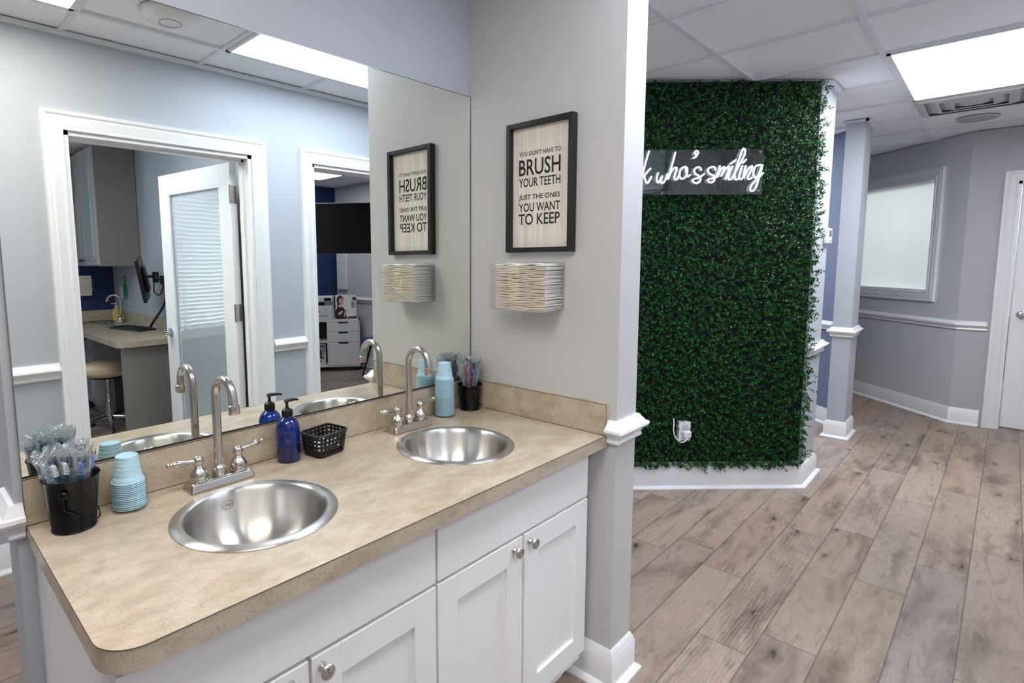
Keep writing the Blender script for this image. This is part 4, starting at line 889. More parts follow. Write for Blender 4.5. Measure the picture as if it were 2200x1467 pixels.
# ================================================================== ON THE COUNTER
HZ = H+.0003
def pail(loc, rz, label, r0, r1, h):
    t = thing('pail', label, 'pail', loc, rz, group='small black pails on the counter')
    bm = B(); lathe(bm, [(.001, .0015), (r0-.002, .0015), (r0, .0), (r0+.001, .003), (r0-.0005, .005), (r1, h-.003), (r1+.002, h), (r1+.001, h+.002), (r1-.001, h), (r1-.0025, h-.004), (r0-.002, .006), (.001, .005)], 56); obj('body', bm, black_g, t, smooth=45)
    for s in (-1, 1):
        bm = B(); rr = r0+(r1-r0)*.78; mt = Matrix.Translation((s*rr, 0, h*.78)) @ Matrix.Rotation(s*math.pi/2, 4, 'Y')
        lathe(bm, [(.0095, -.001), (.0095, .003), (.0075, .006), (.004, .0075), (.001, .0078)], 20, mt); obj('ear', bm, black_g, t, smooth=45)
    # the wire handle hangs down in front
    bm = B(); rr = r0+(r1-r0)*.78+.006; pts = []
    for i in range(25):
        a = math.pi*i/24; x = -rr*math.cos(a); dn = math.sin(a)**.85
        z = h*.78-.072*dn*h/.112; rad = r0+(r1-r0)*max(z, 0)/h+.0045
        y = -math.sqrt(max(rad*rad-x*x, 0)) if abs(x) < rad else 0
        pts.append((x, y*.98-.001, z))
    tube(bm, pts, .0016, 8); obj('wire_handle', bm, black_g, t, smooth=60); return t
pail((-1.343, -.0925, HZ), math.radians(62), 'black pail of wrapped blue toothbrushes at the left end of the counter', .0405, .0515, .112)
pail((-.068, -.0665, HZ), math.radians(62), 'black pail of wrapped red and blue toothbrushes in the counter corner', .036, .0455, .094)
film = clearmat('clear_film', (.955, .968, .975), .20, .10, (232, 240, 246), .13, bump=1.8, edge=.45)
print_b = mat('wrapper_print_navy', (34, 48, 96), .5)
print_k = mat('wrapper_print_black', (26, 26, 28), .5)
bristle_w = mat('bristle_white', (236, 240, 242), .6)
def wrapper_mesh(seed):
    r = random.Random(seed); bm = B(); nz, nx = 22, 5; Wd, Lw = .0185, .163
    front, backv = [], []
    ph = [r.uniform(0, 6) for _ in range(6)]
    for side, store in ((1, front), (-1, backv)):
        for i in range(nz+1):
            z = Lw*i/nz; t = i/nz; puff = .0065*math.sin(math.pi*min(1, max(0, t*1.02)))**.6
            if t > .93: puff *= .15
            row = []
            for j in range(nx+1):
                s = j/nx*2-1; cr_ = .0020*math.sin(7*s+ph[0]+t*23)+.0018*math.sin(31*t+ph[1]+3*s)+r.uniform(-.0012, .0012)
                y = side*(puff*(1-s*s)**.5)+cr_*(1 if 0 < i < nz else .6)
                row.append(bm.verts.new((s*Wd*(1-.05*math.sin(t*7+ph[2]))*min(1, .55+.5*max(0, (t-.25)/.4))+(.0012*((i % 2)*2-1) if i == nz else 0), y, z+(.0025*((j % 2)*2-1) if i == nz else 0))))
            store.append(row)
        for i in range(nz):
            for j in range(nx): bm.faces.new((store[i][j], store[i][j+1], store[i+1][j+1], store[i+1][j]))
    return bm
def toothbrush(name, label, group, body_m, bris_m, seed):
    t = thing(name, label, 'toothbrush', (0, 0, 0), group=group)
    bm = B(); pts = [(0, 0, .006), (0, .001, .02), (0, .0015, .045), (0, -.001, .070), (0, .0, .092), (0, .001, .112)]
    tube(bm, smooth_path(pts, 4), [.0035+.0022*math.sin(i/20*3.1)+(.0006 if i % 3 == 0 else 0) for i in range(21)], 10)
    box(bm, -.0052, .0052, -.001, .0035, .110, .138); obj('handle', bm, body_m, t, smooth=50, bevel=.001)
    bm = B()
    for i in range(8):
        for s in (-1, 0, 1): box(bm, s*.0031-.0012, s*.0031+.0012, -.0100+(i % 2)*.001, -.001, .1120+i*.0032, .1120+i*.0032+.0023)
    obj('bristles', bm, bris_m, t)
    w = obj('wrapper', wrapper_mesh(seed), film, t, smooth=80, recalc=False)
    bm = B()
    text_bm(bm, 'Happy M', .066, .0125, frame_mtx((-.004, -.0088, .142), (0, 0, -1), (1, 0, 0)), .0002, .01)
    for k in range(7): box(bm, -.008+k*.0022, -.0068+k*.0022, -.0092, -.0090, .141+.0008*k, .152-.0004*k*k)
    obj('print', bm, print_b, w)
    bm = B()
    for k in range(5): box(bm, .0065+k*.0014, .0072+k*.0014, -.0066, -.0064, .122+.002*(k % 3), .152)
    for k in range(3): box(bm, .002+k*.0014, .0025+k*.0014, -.0072, -.0070, .128, .152)
    obj('small_print', bm, print_k, w)
    return t
blue1 = mat('toothbrush_aqua', (92, 172, 214), .25, Transmission_Weight=.3); blue2 = mat('toothbrush_sky', (150, 205, 232), .25, Transmission_Weight=.3)
red = mat('toothbrush_red', (176, 46, 70), .3); purple = mat('toothbrush_purple', (96, 66, 160), .3); cobalt = mat('toothbrush_cobalt', (60, 108, 200), .3); mint = mat('toothbrush_mint', (140, 196, 190), .3)
def fill(center, n, r0, r1, protos, h, seed, spin, zt, lean=.27):
    r = random.Random(seed); used = set()
    for k in range(n):
        a = 2*math.pi*(k*.618); q = math.sqrt((k+.5)/n); x, y = q*r0*math.cos(a), q*r0*math.sin(a)
        pz = zt+r.uniform(-.003, .012); i = k % len(protos)
        # lean outward with the ring it stands in; top stays near the pail's rim radius
        tilt = q*lean; ax = Vector((-math.sin(a), math.cos(a), 0)); rot = (Matrix.Rotation(tilt, 4, ax) @ Matrix.Rotation(spin+r.uniform(-2.4, 2.4), 4, 'Z')).to_euler()
        loc = (center[0]+x*.34, center[1]+y*.34, HZ+pz)
        if i in used: dup(protos[i], loc, rot)
        else: used.add(i); protos[i].location = loc; protos[i].rotation_euler = rot
lb = 'toothbrush in a clear printed wrapper, standing in the left black pail'
gl_, gr_ = 'wrapped toothbrushes in the left pail', 'wrapped toothbrushes in the corner pail'
PL = [toothbrush('toothbrush', 'aqua '+lb, gl_, blue1, bristle_w, 1), toothbrush('toothbrush', 'pale blue '+lb, gl_, blue2, bristle_w, 2), toothbrush('toothbrush', 'aqua '+lb, gl_, blue1, mat('bristle_blue', (120, 150, 205), .6), 3)]
PL[2]['label'] = 'aqua blue-bristled '+lb
fill((-1.343, -.0925), 13, .026, .05, PL, .112, 3, math.radians(-35), .008)
rb = 'toothbrush in a clear wrapper, standing in the corner pail'
PR = [toothbrush('toothbrush', 'cobalt blue '+rb, gr_, cobalt, mat('bristle_lightblue', (150, 180, 226), .6), 4), toothbrush('toothbrush', 'red '+rb, gr_, red, mat('bristle_pink', (214, 150, 170), .6), 5), toothbrush('toothbrush', 'purple '+rb, gr_, purple, mat('bristle_violet', (150, 130, 200), .6), 6), toothbrush('toothbrush', 'mint '+rb, gr_, mint, bristle_w, 7)]
fill((-.068, -.0665), 12, .022, .045, PR, .094, 5, math.radians(-35), .030, .24)
# nested paper cups
cup_m = mat('pale_blue_cup', (176, 210, 224), .42)
def cup_bm():
    bm = B(); R1, R0, hc = .0312, .0222, .060
    pr = [(R1, .0), (R1+.0024, .0004), (R1+.0030, .0013), (R1+.0024, .0022), (R1-.0002, .0026)]
    for z in (.014, .023, .034, .043, .0515): rz_ = R1+(R0-R1)*z/hc; pr += [(rz_, z-.0006), (rz_-.0006, z)]
    pr += [(R0+.0006, hc-.0015), (R0-.001, hc), (R0-.0025, hc), (R0-.004, hc-.0022), (.0005, hc-.0026)]
    lathe(bm, pr, 40); return bm
def cups(x, y, n, dz, label, group, top):
    first = None
    for k in range(n):
        if first is None: o = obj('paper_cup', cup_bm(), cup_m, smooth=35, recalc=False); first = o
        else: o = first.copy(); COL.objects.link(o)
        o.location = (x+.0004*math.sin(k*2.1), y+.0004*math.cos(k*1.7), HZ+.0045+k*dz)
        tag(o, top if k == n-1 else label, 'paper cup', group)
cups(-1.2318, -.0755, 15, .0042, 'pale blue paper cup nested in the short stack beside the left pail', 'nested cups beside the left pail', 'topmost pale blue paper cup of the short stack beside the left pail')
cups(-.197, -.0605, 33, .0040, 'pale blue paper cup nested in the tall stack beside the right faucet', 'nested cups beside the right faucet', 'topmost pale blue paper cup of the tall stack beside the right faucet')
def cup_holder(x, y, label, hh, rot, r=.0385):
    t = thing('cup_holder', label, 'cup holder', (x, y, HZ), rot, group='clear cup holders')
    bm = B(); n = 56; gap = math.radians(34); th = .0022
    def top(a):
        d = abs((a+math.pi) % (2*math.pi)-math.pi)       # cut-out towards +x
        return .012 if d < gap*.75 else (.012+(hh-.012)*min(1, ((d-gap*.75)/(gap*.25)))**.5 if d < gap else hh)
    A = []
    for i in range(n*3):
        a = 2*math.pi*i/(n*3); z = top(a); c, s = math.cos(a), math.sin(a)
        A.append([bm.verts.new(((r)*c, r*s, 0)), bm.verts.new((r*c, r*s, z)), bm.verts.new(((r-th)*c, (r-th)*s, z)), bm.verts.new(((r-th)*c, (r-th)*s, .003))])
    m = len(A)
    for i in range(m):
        j = (i+1) % m
        for k in range(3): bm.faces.new((A[i][k], A[j][k], A[j][k+1], A[i][k+1]))
    bm.faces.new([a[0] for a in A][::-1]); bm.faces.new([a[3] for a in A])
    obj('cylinder', bm, acryl, t, smooth=40); return t
cup_holder(-1.2318, -.0755, 'clear cup holder with a cut-out front around the short blue stack', .072, math.radians(-62))
cup_holder(-.197, -.0605, 'clear cup holder with a cut-out front around the tall blue stack', .072, math.radians(-62))
# soap pump bottle
t = thing('soap_bottle', 'cobalt blue pump soap bottle beside the black basket', 'soap bottle', (-.822, -.062, HZ), math.radians(12))
sb = bpy.data.materials.new('cobalt_plastic'); sb.use_nodes = True; b = sb.node_tree.nodes['Principled BSDF']
b.inputs['Base Color'].default_value = rgb(22, 66, 205); b.inputs['Roughness'].default_value = .06; b.inputs['Transmission Weight'].default_value = .88; b.inputs['IOR'].default_value = 1.4; b.inputs['Coat Weight'].default_value = .5; b.inputs['Coat Roughness'].default_value = .03
R = .0325; bm = B(); lathe(bm, [(.001, .0), (R-.003, .0), (R, .003), (R, .090), (R-.001, .098), (R-.005, .110), (R-.012, .119), (R-.019, .124), (.0125, .126), (.0125, .130)], 48); obj('bottle', bm, sb, t, smooth=50)
bm = B(); lathe(bm, [(.001, .0025), (R-.0035, .0025), (R-.0025, .045), (.001, .045)], 40); obj('liquid', bm, mat('dark_soap', (6, 8, 26), .2), t, smooth=50)
bm = B(); lathe(bm, [(.0146, .1262), (.0146, .143), (.0138, .1445), (.0095, .146), (.0075, .149), (.0045, .150), (.0038, .165), (.0075, .166), (.0085, .168), (.006, .171), (.001, .1715)], 32)
for k in range(32):
    a = 2*math.pi*k/32; box(bm, .0143, .0150, -.0005, .0005, .1275, .142, Matrix.Rotation(a, 4, 'Z'))
obj('pump', bm, black_p, t, smooth=45)
bm = B(); tube(bm, [(-.006, 0, .1685), (.004, 0, .1690), (.020, -.002, .1685), (.032, -.003, .1670), (.038, -.0035, .1645)], [.0050, .0055, .0042, .0034, .0028], 12); obj('spout', bm, black_p, t, smooth=50)
# woven black basket with floss packets
t = thing('basket', 'small black woven plastic basket beside the blue soap bottle', 'basket', (-.7185, -.0835, HZ), math.radians(9))
def rrect(hx, hy, r, n=6):
    return [(sx*(hx-r)+r*math.cos(a0+math.pi/2*i/n), sy*(hy-r)+r*math.sin(a0+math.pi/2*i/n)) for sx, sy, a0 in ((1, 1, 0), (-1, 1, math.pi/2), (-1, -1, math.pi), (1, -1, 1.5*math.pi)) for i in range(n+1)]
def loop(hx, hy, z, r, rad):
    P = [(x, y, z) for x, y in rrect(hx, hy, rad)]; return P+[P[0], P[1]]
bm = B(); hxb, hyb, hxt, hyt, hb = .0455, .0345, .0545, .0425, .066
for q in range(5):
    z = .007+q*.0122; f = z/hb; tube(bm, loop(hxb+(hxt-hxb)*f, hyb+(hyt-hyb)*f, z, 0, .014), .0032, 6)
obj('horizontal_bands', bm, black_p, t, smooth=60)
bm = B()
def perim(hx, hy, n, rad=.014):
    P = [Vector(p) for p in rrect(hx, hy, rad)]; P.append(P[0]); Ls = [(P[i+1]-P[i]).length for i in range(len(P)-1)]; T = sum(Ls); out = []
    for k in range(n):
        d = T*k/n; i = 0
        while d > Ls[i]: d -= Ls[i]; i += 1
        out.append(P[i].lerp(P[i+1], d/Ls[i]))
    return out
for k, (a, b_) in enumerate(zip(perim(hxb, hyb, 24), perim(hxt, hyt, 24))):
    pts = []
    for q in range(14):
        f = q/13; p = a.lerp(b_, f); o_ = p.normalized()*(.0014 if (q+k) % 2 else -.0010); pts.append((p.x+o_.x, p.y+o_.y, .002+f*(hb-.004)))
    tube(bm, pts, .0034, 6)
obj('upright_bands', bm, black_p, t, smooth=60)
bm = B(); sweep(bm, [Vector(p) for p in rrect(hxt, hyt, .014)], [(-.002, hb-.004), (.004, hb-.003), (.0055, hb), (.003, hb+.0025), (-.002, hb+.002)], lambda a_, b_2, hh: (a_, b_2, hh), closed=True); obj('rim', bm, black_p, t, smooth=50)
bm = B(); prism(bm, rrect(hxb-.001, hyb-.001, .014), .0, .003); obj('bottom', bm, black_p, t)
def packet(loc, rot, label, col):
    p = thing('floss_packet', label, 'packet', loc, rot=rot, group='packets in the black basket')
    bm = B(); box(bm, -.021, .021, -.014, .014, -.005, .005); obj('case', bm, white_p, p, bevel=.003)
    bx('label_band', -.0212, .0212, -.0142, .0142, -.002, .002, mat('packet_'+label.split()[0], col, .5), p)
    return p
BX, BY = -.7185, -.0835
packet((BX-.018, BY-.012, HZ+.011), (0, 0, .3), 'red banded white packet at the front of the black basket', (200, 34, 52))
packet((BX+.020, BY-.008, HZ+.013), (.0, .25, 1.2), 'blue banded white packet at the right of the black basket', (90, 140, 210))
packet((BX-.012, BY+.014, HZ+.022), (.5, .1, .2), 'crimson banded white packet at the back of the black basket', (186, 40, 66))
packet((BX+.006, BY+.0, HZ+.036), (.25, .35, .6), 'plain white packet on top in the black basket', (236, 236, 238))
packet((BX+.012, BY-.018, HZ+.027), (.6, -.2, -.3), 'rose banded white packet low in the black basket', (214, 70, 90))

# ================================================================== CONSULTING ROOM (seen in the mirror)
taupe = mat('taupe_laminate', (126, 121, 116), .45, noise=.015, nscale=6)
cabg = mat('light_grey_cabinet', (172, 171, 171), .4, noise=.01, nscale=6)
def raised(name, x, y0, y1, z0, z1, parent, kn=None):
    """cabinet front facing -x"""
    bm = B(); box(bm, x-.02, x, y0, y1, z0, z1); d = obj(name, bm, cabg, parent, bevel=.002)
    if z1-z0 > .2:
        bm = B(); sweep(bm, [(y0+.055, z0+.055), (y1-.055, z0+.055), (y1-.055, z1-.055), (y0+.055, z1-.055)], [(0, 0), (0, .004), (-.008, .001), (-.022, .007), (-.022, 0)], lambda a_, b_2, h: (x-.02-h, a_, b_2), closed=True); obj('raised_moulding', bm, cabg, d)
    if kn:
        bm = B(); lathe(bm, [(.008, 0), (.006, .01), (.0055, .016), (.015, .02), (.013, .027), (.001, .029)], 20, Matrix.Translation((x-.02, kn[0], kn[1])) @ Matrix.Rotation(-math.pi/2, 4, 'Y')); obj('knob', bm, mat('dark_knob', (54, 48, 44), .3, .8), d, smooth=50)
    return d
dk = thing('desk_counter', 'beige counter with navy wall behind it, seen through the left doorway', 'counter', (0, 0, .82))
bm = B(); r = .06; x0, x1, y0, y1 = -.47, .048, RAB+.002, ry(2.84)
pts = [(x0, y0), (x1, y0), (x1, y1)] + [(x0+r-r*math.sin(a), y1-r+r*math.cos(a)) for a in [math.pi/2*i/8 for i in range(9)]]
prism(bm, pts, 0, .04); obj('slab', bm, lam, dk)
bm = B(); box(bm, x0, x1, y0, y0+.018, .0405, .135); obj('back_splash', bm, lam, dk)
bm = B(); box(bm, x1-.018, x1, y0+.019, y1, .0405, .135); obj('side_splash', bm, lam, dk)
bx('end_panel', -.44, .048, ry(2.895), ry(2.87), -.819, -.0005, taupe, dk)
t = thing('base_cabinet', 'light grey base cabinet with drawer under the beige counter', 'cabinet', (-.12, ry(4.565), 0))
bm = B(); box(bm, -.14, .165, -.21, .215, .10, .8185); box(bm, -.08, .165, -.21, .215, 0, .10); obj('body', bm, cabg, t)
raised('drawer', -.14, -.205, .21, .62, .80, t, (.03, .71)); raised('door', -.14, -.205, .21, .12, .61, t)
t = thing('computer_tower', 'black computer tower in the knee space under the beige counter', 'computer', (-.045, ry(4.20), 0))
bx('case', -.085, .085, -.12, .12, .01, .46, black_p, t, bevel=.006)
for sx in (-1, 1):
    for sy in (-1, 1): bx('foot', sx*.06-.012, sx*.06+.012, sy*.09-.015, sy*.09+.015, 0, .012, black_p, t)
t = thing('wall_cabinet', 'grey upper cabinet above the beige counter, seen through the left doorway', 'cabinet', (-.12, ry(4.36), 1.385))
bm = B(); box(bm, -.145, .165, -.435, .42, 0, 1.0); obj('body', bm, taupe, t)
bm = B(); box(bm, -.148, -.143, -.435, .42, 0, 1.0); obj('face_frame', bm, cabg, t)
raised('door', -.148, -.005, .415, .01, .985, t, (.03, .05)); raised('door', -.148, -.43, -.012, .01, .985, t, (-.045, .05))
# sink, tap, bottles
t = thing('basin', 'round steel basin in the consulting room counter', 'sink', (-.17, ry(4.47), .8602))
bm = B(); lathe(bm, [(.175, 0), (.172, .004), (.150, .005), (.146, .0015), (.10, .001), (.001, .0008)], 48); obj('bowl', bm, steel, t, smooth=50)
t = thing('faucet', 'gooseneck faucet in the consulting room counter', 'faucet', (-.02, ry(4.36), .8602), math.radians(-62))
bm = B(); box(bm, -.08, .08, -.025, .025, 0, .02); obj('base_plate', bm, steel, t, bevel=.005)
bm = B(); tube(bm, [(0, 0, .02), (0, 0, .20)]+[(0, -.055+.055*math.cos(q), .20+.055*math.sin(q)) for q in [math.radians(d_) for d_ in range(10, 160, 12)]]+[(0, -.115, .195)], .0105, 14); obj('spout', bm, steel, t, smooth=50)
for s in (-1, 1):
    bm = B(); lathe(bm, [(.02, .02), (.02, .045), (.010, .055), (.013, .07), (.001, .08)], 20, Matrix.Translation((s*.05, 0, 0))); tube(bm, [(s*.05, 0, .068), (s*.11, 0, .078)], .005, 10); obj('handle', bm, steel, t, smooth=50)
t = thing('lotion_bottle', 'small yellow pump bottle behind the consulting room faucet', 'bottle', (-.01, ry(4.55), .8602))
bm = B(); lathe(bm, [(.001, 0), (.03, 0), (.031, .01), (.031, .095), (.026, .115), (.012, .122), (.012, .13)], 28); obj('bottle', bm, mat('yellow_plastic', (226, 190, 84), .3, Transmission_Weight=.2), t, smooth=50)
bm = B(); lathe(bm, [(.013, .13), (.013, .145), (.005, .147), (.005, .165), (.010, .166), (.001, .172)], 20); tube(bm, [(0, 0, .168), (-.04, 0, .165)], .005, 8); obj('pump', bm, white_p, t, smooth=50)
bx('label_patch', -.0312, -.0305, -.014, .014, .025, .08, mat('label_cream', (242, 232, 196), .5), t)
t = thing('sanitizer_bottle', 'clear sanitizer bottle with blue pump beside the open door', 'bottle', (.0, ry(3.14), .8602))
bm = B(); prism(bm, rrect(.036, .025, .012), 0, .15); obj('bottle', bm, clearmat('clear_gel', (.80, .90, .96), .10, .03, (150, 196, 222), .25), t, bevel=.006)
bx('label_patch', -.0372, -.0362, -.017, .017, .03, .10, mat('label_blue', (54, 132, 190), .5), t)
bm = B(); lathe(bm, [(.014, .150), (.014, .168), (.006, .170), (.006, .20), (.012, .202), (.012, .210), (.001, .212)], 20); tube(bm, [(0, 0, .206), (-.045, 0, .203)], .0065, 8); obj('pump', bm, mat('pump_blue', (56, 140, 190), .35), t, smooth=50)
t = thing('keyboard', 'black computer keyboard lying on the beige counter', 'keyboard', (-.135, ry(3.66), .8602), math.radians(78))
bm = B(); box(bm, -.225, .225, -.075, .075, 0, .016); obj('tray', bm, black_p, t, bevel=.004)
bm = B()
for i in range(14):
    for j in range(5): box(bm, -.208+i*.030, -.208+i*.030+.024, -.062+j*.025, -.062+j*.025+.020, .016, .022)
obj('keys', bm, mat('key_black', (24, 24, 26), .55), t)
t = thing('computer_mouse', 'grey computer mouse beside the black keyboard', 'mouse', (-.205, ry(4.02), .8602), math.radians(80))
bm = B(); bmesh.ops.create_uvsphere(bm, u_segments=20, v_segments=12, radius=1)
for v in bm.verts: v.co = (v.co.x*.055, v.co.y*.032, max(0, v.co.z)*.032)
obj('shell', bm, mat('mouse_grey', (96, 102, 108), .3), t, smooth=60); bx('wheel', .02, .035, -.004, .004, .026, .032, black_p, t)
o = obj('sticky_note', (lambda bm: (box(bm, -.038, .038, -.038, .038, 0, .003), bm)[1])(B()), mat('note_yellow', (240, 226, 130), .7)); o.location = (-.055, ry(3.02), .8602); tag(o, 'small yellow sticky note pad on the beige counter', 'sticky notes')
# monitor on its wall arm
t = thing('monitor', 'black computer monitor on a wall arm above the beige counter', 'monitor', (-.13, ry(3.31), 1.285))
mt = Matrix.Rotation(math.radians(-9), 4, 'Y') @ Matrix.Rotation(math.radians(21), 4, 'Z')
bm = B(); box(bm, -.02, .005, -.235, .235, -.165, .165, mt); obj('screen_case', bm, black_p, t, bevel=.008)
bm = B(); box(bm, -.0212, -.0202, -.222, .222, -.15, .152, mt); obj('screen', bm, mat('screen_black', (8, 9, 11), .1), t)
bm = B(); box(bm, .005, .028, -.11, .11, -.1, .1, mt); obj('back_hump', bm, black_p, t, bevel=.01)
bm = B(); tube(bm, [(.025, 0, .02), (.075, .0, .02), (.09, .02, .01), (.13, .035, -.01), (.166, .03, -.01)], .012, 10); box(bm, .07, .105, -.015, .025, -.03, .055); box(bm, .115, .15, .01, .05, -.045, .025); obj('arm', bm, black_p, t, smooth=40)
bx('wall_plate', .164, .1785, -.005, .065, -.085, .085, black_p, t)
bm = B(); tube(bm, smooth_path([(.075, .0, -.02), (.07, .0, -.10), (.10, .02, -.13), (.125, .03, -.08), (.135, .03, -.04)], 5), .005, 8); obj('cable_loop', bm, black_p, t, smooth=60)
bm = B(); tube(bm, smooth_path([(.155, .03, -.08), (.15, -.02, -.2), (.12, -.10, -.30), (.10, -.16, -.36), (.09, -.20, -.40), (.09, -.21, -.423)], 6), .010, 8); obj('cable_sleeve', bm, black_p, t, smooth=60)
# wall bits
t = thing('hand_mirror', 'green paddle hanging on the pale wall beside the navy wall', 'hand mirror', (.046, ry(4.42), 1.30))
bm = B(); n = 24
P = [(.042*math.cos(a), -.155+.075*math.sin(a)) for a in [math.radians(100+340*i/n) for i in range(n+1)]]; P = [(.011, -.07), (.011, .0), (-.011, .0), (-.011, -.07)]+[(-.045*math.sin(a)*1, -.150+.078*math.cos(a)) for a in [math.radians(18+324*i/n) for i in range(n+1)]]
prism(bm, P, -.008, .0, Matrix(((0, 0, 1, 0), (1, 0, 0, 0), (0, 1, 0, 0), (0, 0, 0, 1)))); obj('paddle', bm, mat('green_plastic', (30, 150, 92), .35), t, bevel=.002)
bm = B(); box(bm, -.006, .003, -.008, .008, -.005, .05); tube(bm, [(-.003, 0, .01), (-.018, 0, .004), (-.02, 0, .02)], .004, 8); obj('wall_hook', bm, white_p, t)
t = thing('power_outlet', 'white double socket on the pale wall beside the green paddle', 'socket', (.046, ry(4.56), 1.13)); bx('cover_plate', -.006, .003, -.035, .035, -.058, .058, white_p, t, bevel=.002)
for z in (-.024, .024): bx('socket_face', -.008, -.005, -.016, .016, z-.014, z+.014, MATS['socket_grey'], t)
o = bx('cable_cover', .036, .0495, ry(3.20)-.018, ry(3.20)+.018, .97, 1.19, white_p); tag(o, 'white cable cover strip below the monitor arm plate', 'cable cover')
td_ = thing('towel_dispenser', 'clear box of paper towels on the navy wall', 'towel dispenser', (-.275, RAB, 1.10)); bm = B(); box(bm, -.13, .13, .001, .004, 0, .21); box(bm, -.13, .13, .004, .105, 0, .003); box(bm, -.13, -.127, .004, .105, .003, .17); box(bm, .127, .13, .004, .105, .003, .17); box(bm, -.127, .127, .102, .105, .003, .12); obj('box_shell', bm, acryl, td_)
for k in range(14):
    bm = B(); r_ = random.Random(k); e = r_.uniform(0, .008); box(bm, -.118+e, .118-r_.uniform(0, .008), .008, .098-e*.5, 0, .0125); o = obj('paper_towel', bm, tw_m, bevel=.003); o.location = (-.275, RAB, 1.1045+k*.0136)
    tag(o, 'folded paper towel stacked in the box on the navy wall', 'paper towel', 'paper towels on the navy wall')
# rolling stool
t = thing('stool', 'round cream cushioned rolling stool at the beige counter', 'stool', (-.30, ry(3.83), 0), .5)
bm = B(); lathe(bm, [(.001, .475), (.15, .475), (.185, .485), (.197, .51), (.196, .545), (.18, .572), (.12, .585), (.001, .588)], 48); obj('cushion', bm, mat('cream_vinyl', (214, 190, 158), .35, noise=.03, nscale=12), t, smooth=60)
bm = B(); lathe(bm, [(.001, .455), (.12, .455), (.15, .474), (.001, .474)], 32); obj('seat_plate', bm, black_p, t, smooth=40)
bm = B(); lathe(bm, [(.030, .10), (.030, .26), (.024, .262), (.024, .30), (.027, .302), (.027, .318), (.019, .32), (.019, .456)], 28); obj('gas_lift', bm, chrome, t, smooth=40)
for k in range(5):
    a = 2*math.pi*k/5; d_ = Vector((math.cos(a), math.sin(a), 0))
    bm = B(); tube(bm, [tuple(d_*.02+Vector((0, 0, .115))), tuple(d_*.14+Vector((0, 0, .105))), tuple(d_*.225+Vector((0, 0, .075)))], [.022, .018, .013], 10); l_ = obj('leg', bm, chrome, t, smooth=50)
    bm = B(); lathe(bm, [(.001, -.011), (.027, -.011), (.030, -.004), (.030, .004), (.027, .011), (.001, .011)], 20, Matrix.Translation(d_*.225+Vector((0, 0, .030))) @ Matrix.Rotation(a, 4, 'Z') @ Matrix.Rotation(math.pi/2, 4, 'X')); tube(bm, [tuple(d_*.225+Vector((0, 0, .03))), tuple(d_*.225+Vector((0, 0, .08)))], .006, 8); obj('caster', bm, black_p, l_, smooth=40)

# ================================================================== OFFICE (seen in the mirror)
tv = thing('television', 'flat black television hung across the corner of the office', 'television', (2.08, ry(3.70), 1.775), math.radians(45))
bx('screen_case', -.49, .49, -.02, .02, -.275, .275, black_p, tv, bevel=.004); bx('screen', -.482, .482, .0202, .0212, -.262, .267, mat('tv_screen', (7, 7, 9), .12), tv)
bm = B(); box(bm, -.1, .1, -.04, -.02, -.1, .1); tube(bm, [(0, -.04, 0), (.15, -.25, 0), (.3, -.85, 0)], .02, 10); obj('wall_arm', bm, black_p, tv)
# drawer cabinet across the corner
wl_ = mat('white_laminate', (236, 235, 238), .4)
a_c = math.atan2(.341, .429)
ca = thing('drawer_cabinet', 'white office cabinet with three drawers and open cubbies', 'cabinet', (2.735, ry(4.365), 0), math.pi+a_c*-1)
# local x runs from the right front corner to the left along the front, local y towards the back
ca.rotation_euler = (0, 0, math.pi-(-a_c)+math.pi*0) ; ca.rotation_euler = (0, 0, math.atan2(-.341, -.429))
bm = B(); Wc, Dc, zb, zt = .70, .30, .055, .665; sgn = 1
for x0, x1, z0, z1 in ((0, .016, zb, zt), (Wc-.016, Wc, zb, zt), (0, Wc, zt-.02, zt), (0, Wc, zb, zb+.018), (.400, .416, zb, zt), (.416, Wc, .375, .391)): box(bm, x0, x1, 0, Dc, z0, z1)
obj('carcass', bm, wl_, ca)
bx('back_panel', .416, Wc-.016, Dc-.012, Dc-.004, zb+.018, zt-.02, mat('cubby_brown', (58, 44, 38), .6), ca)
dm = wl_
for z0, z1 in ((.52, .643), (.385, .515), (.077, .38)):
    dr = bx('drawer', .018, .398, -.004, .014, z0, z1, dm, ca, bevel=.001); bm = B(); prism(bm, [(.155, z1-.022), (.262, z1-.022), (.275, z1-.001), (.142, z1-.001)], .0041, .0049, Matrix(((1, 0, 0, 0), (0, 0, -1, 0), (0, 1, 0, 0), (0, 0, 0, 1)))); obj('finger_pull', bm, dark, dr)
for x in (.05, Wc-.05):
    for y in (.05, Dc-.05): bm = B(); tube(bm, [(x-.015, y, .026), (x+.015, y, .026)], .026, 14); box(bm, x-.022, x+.022, y-.02, y+.02, .04, .056); obj('caster', bm, black_p, ca, smooth=40)
def on_cab(u, v, z): a = ca.rotation_euler.z; c, s = math.cos(a), math.sin(a); return (2.735+c*u-s*v, ry(4.365)+s*u+c*v, z)
pr_ = thing('printer', 'white desktop printer standing on the white office cabinet', 'printer', on_cab(.520, .16, zt+.0008), ca.rotation_euler.z)
pw = mat('printer_white', (226, 226, 228), .4)
bm = B(); box(bm, -.18, .18, -.15, .15, 0, .185); obj('lower_body', bm, pw, pr_, bevel=.006)
bm = B(); box(bm, -.18, .18, -.13, .15, .186, .235); obj('paper_slot_body', bm, mat('printer_grey', (196, 197, 200), .4), pr_, bevel=.004)
bx('output_slot', -.08, .14, -.138, -.129, .192, .226, dark, pr_); bm = B(); box(bm, -.184, .184, -.155, .155, .236, .30); obj('scanner_lid', bm, pw, pr_, bevel=.006)
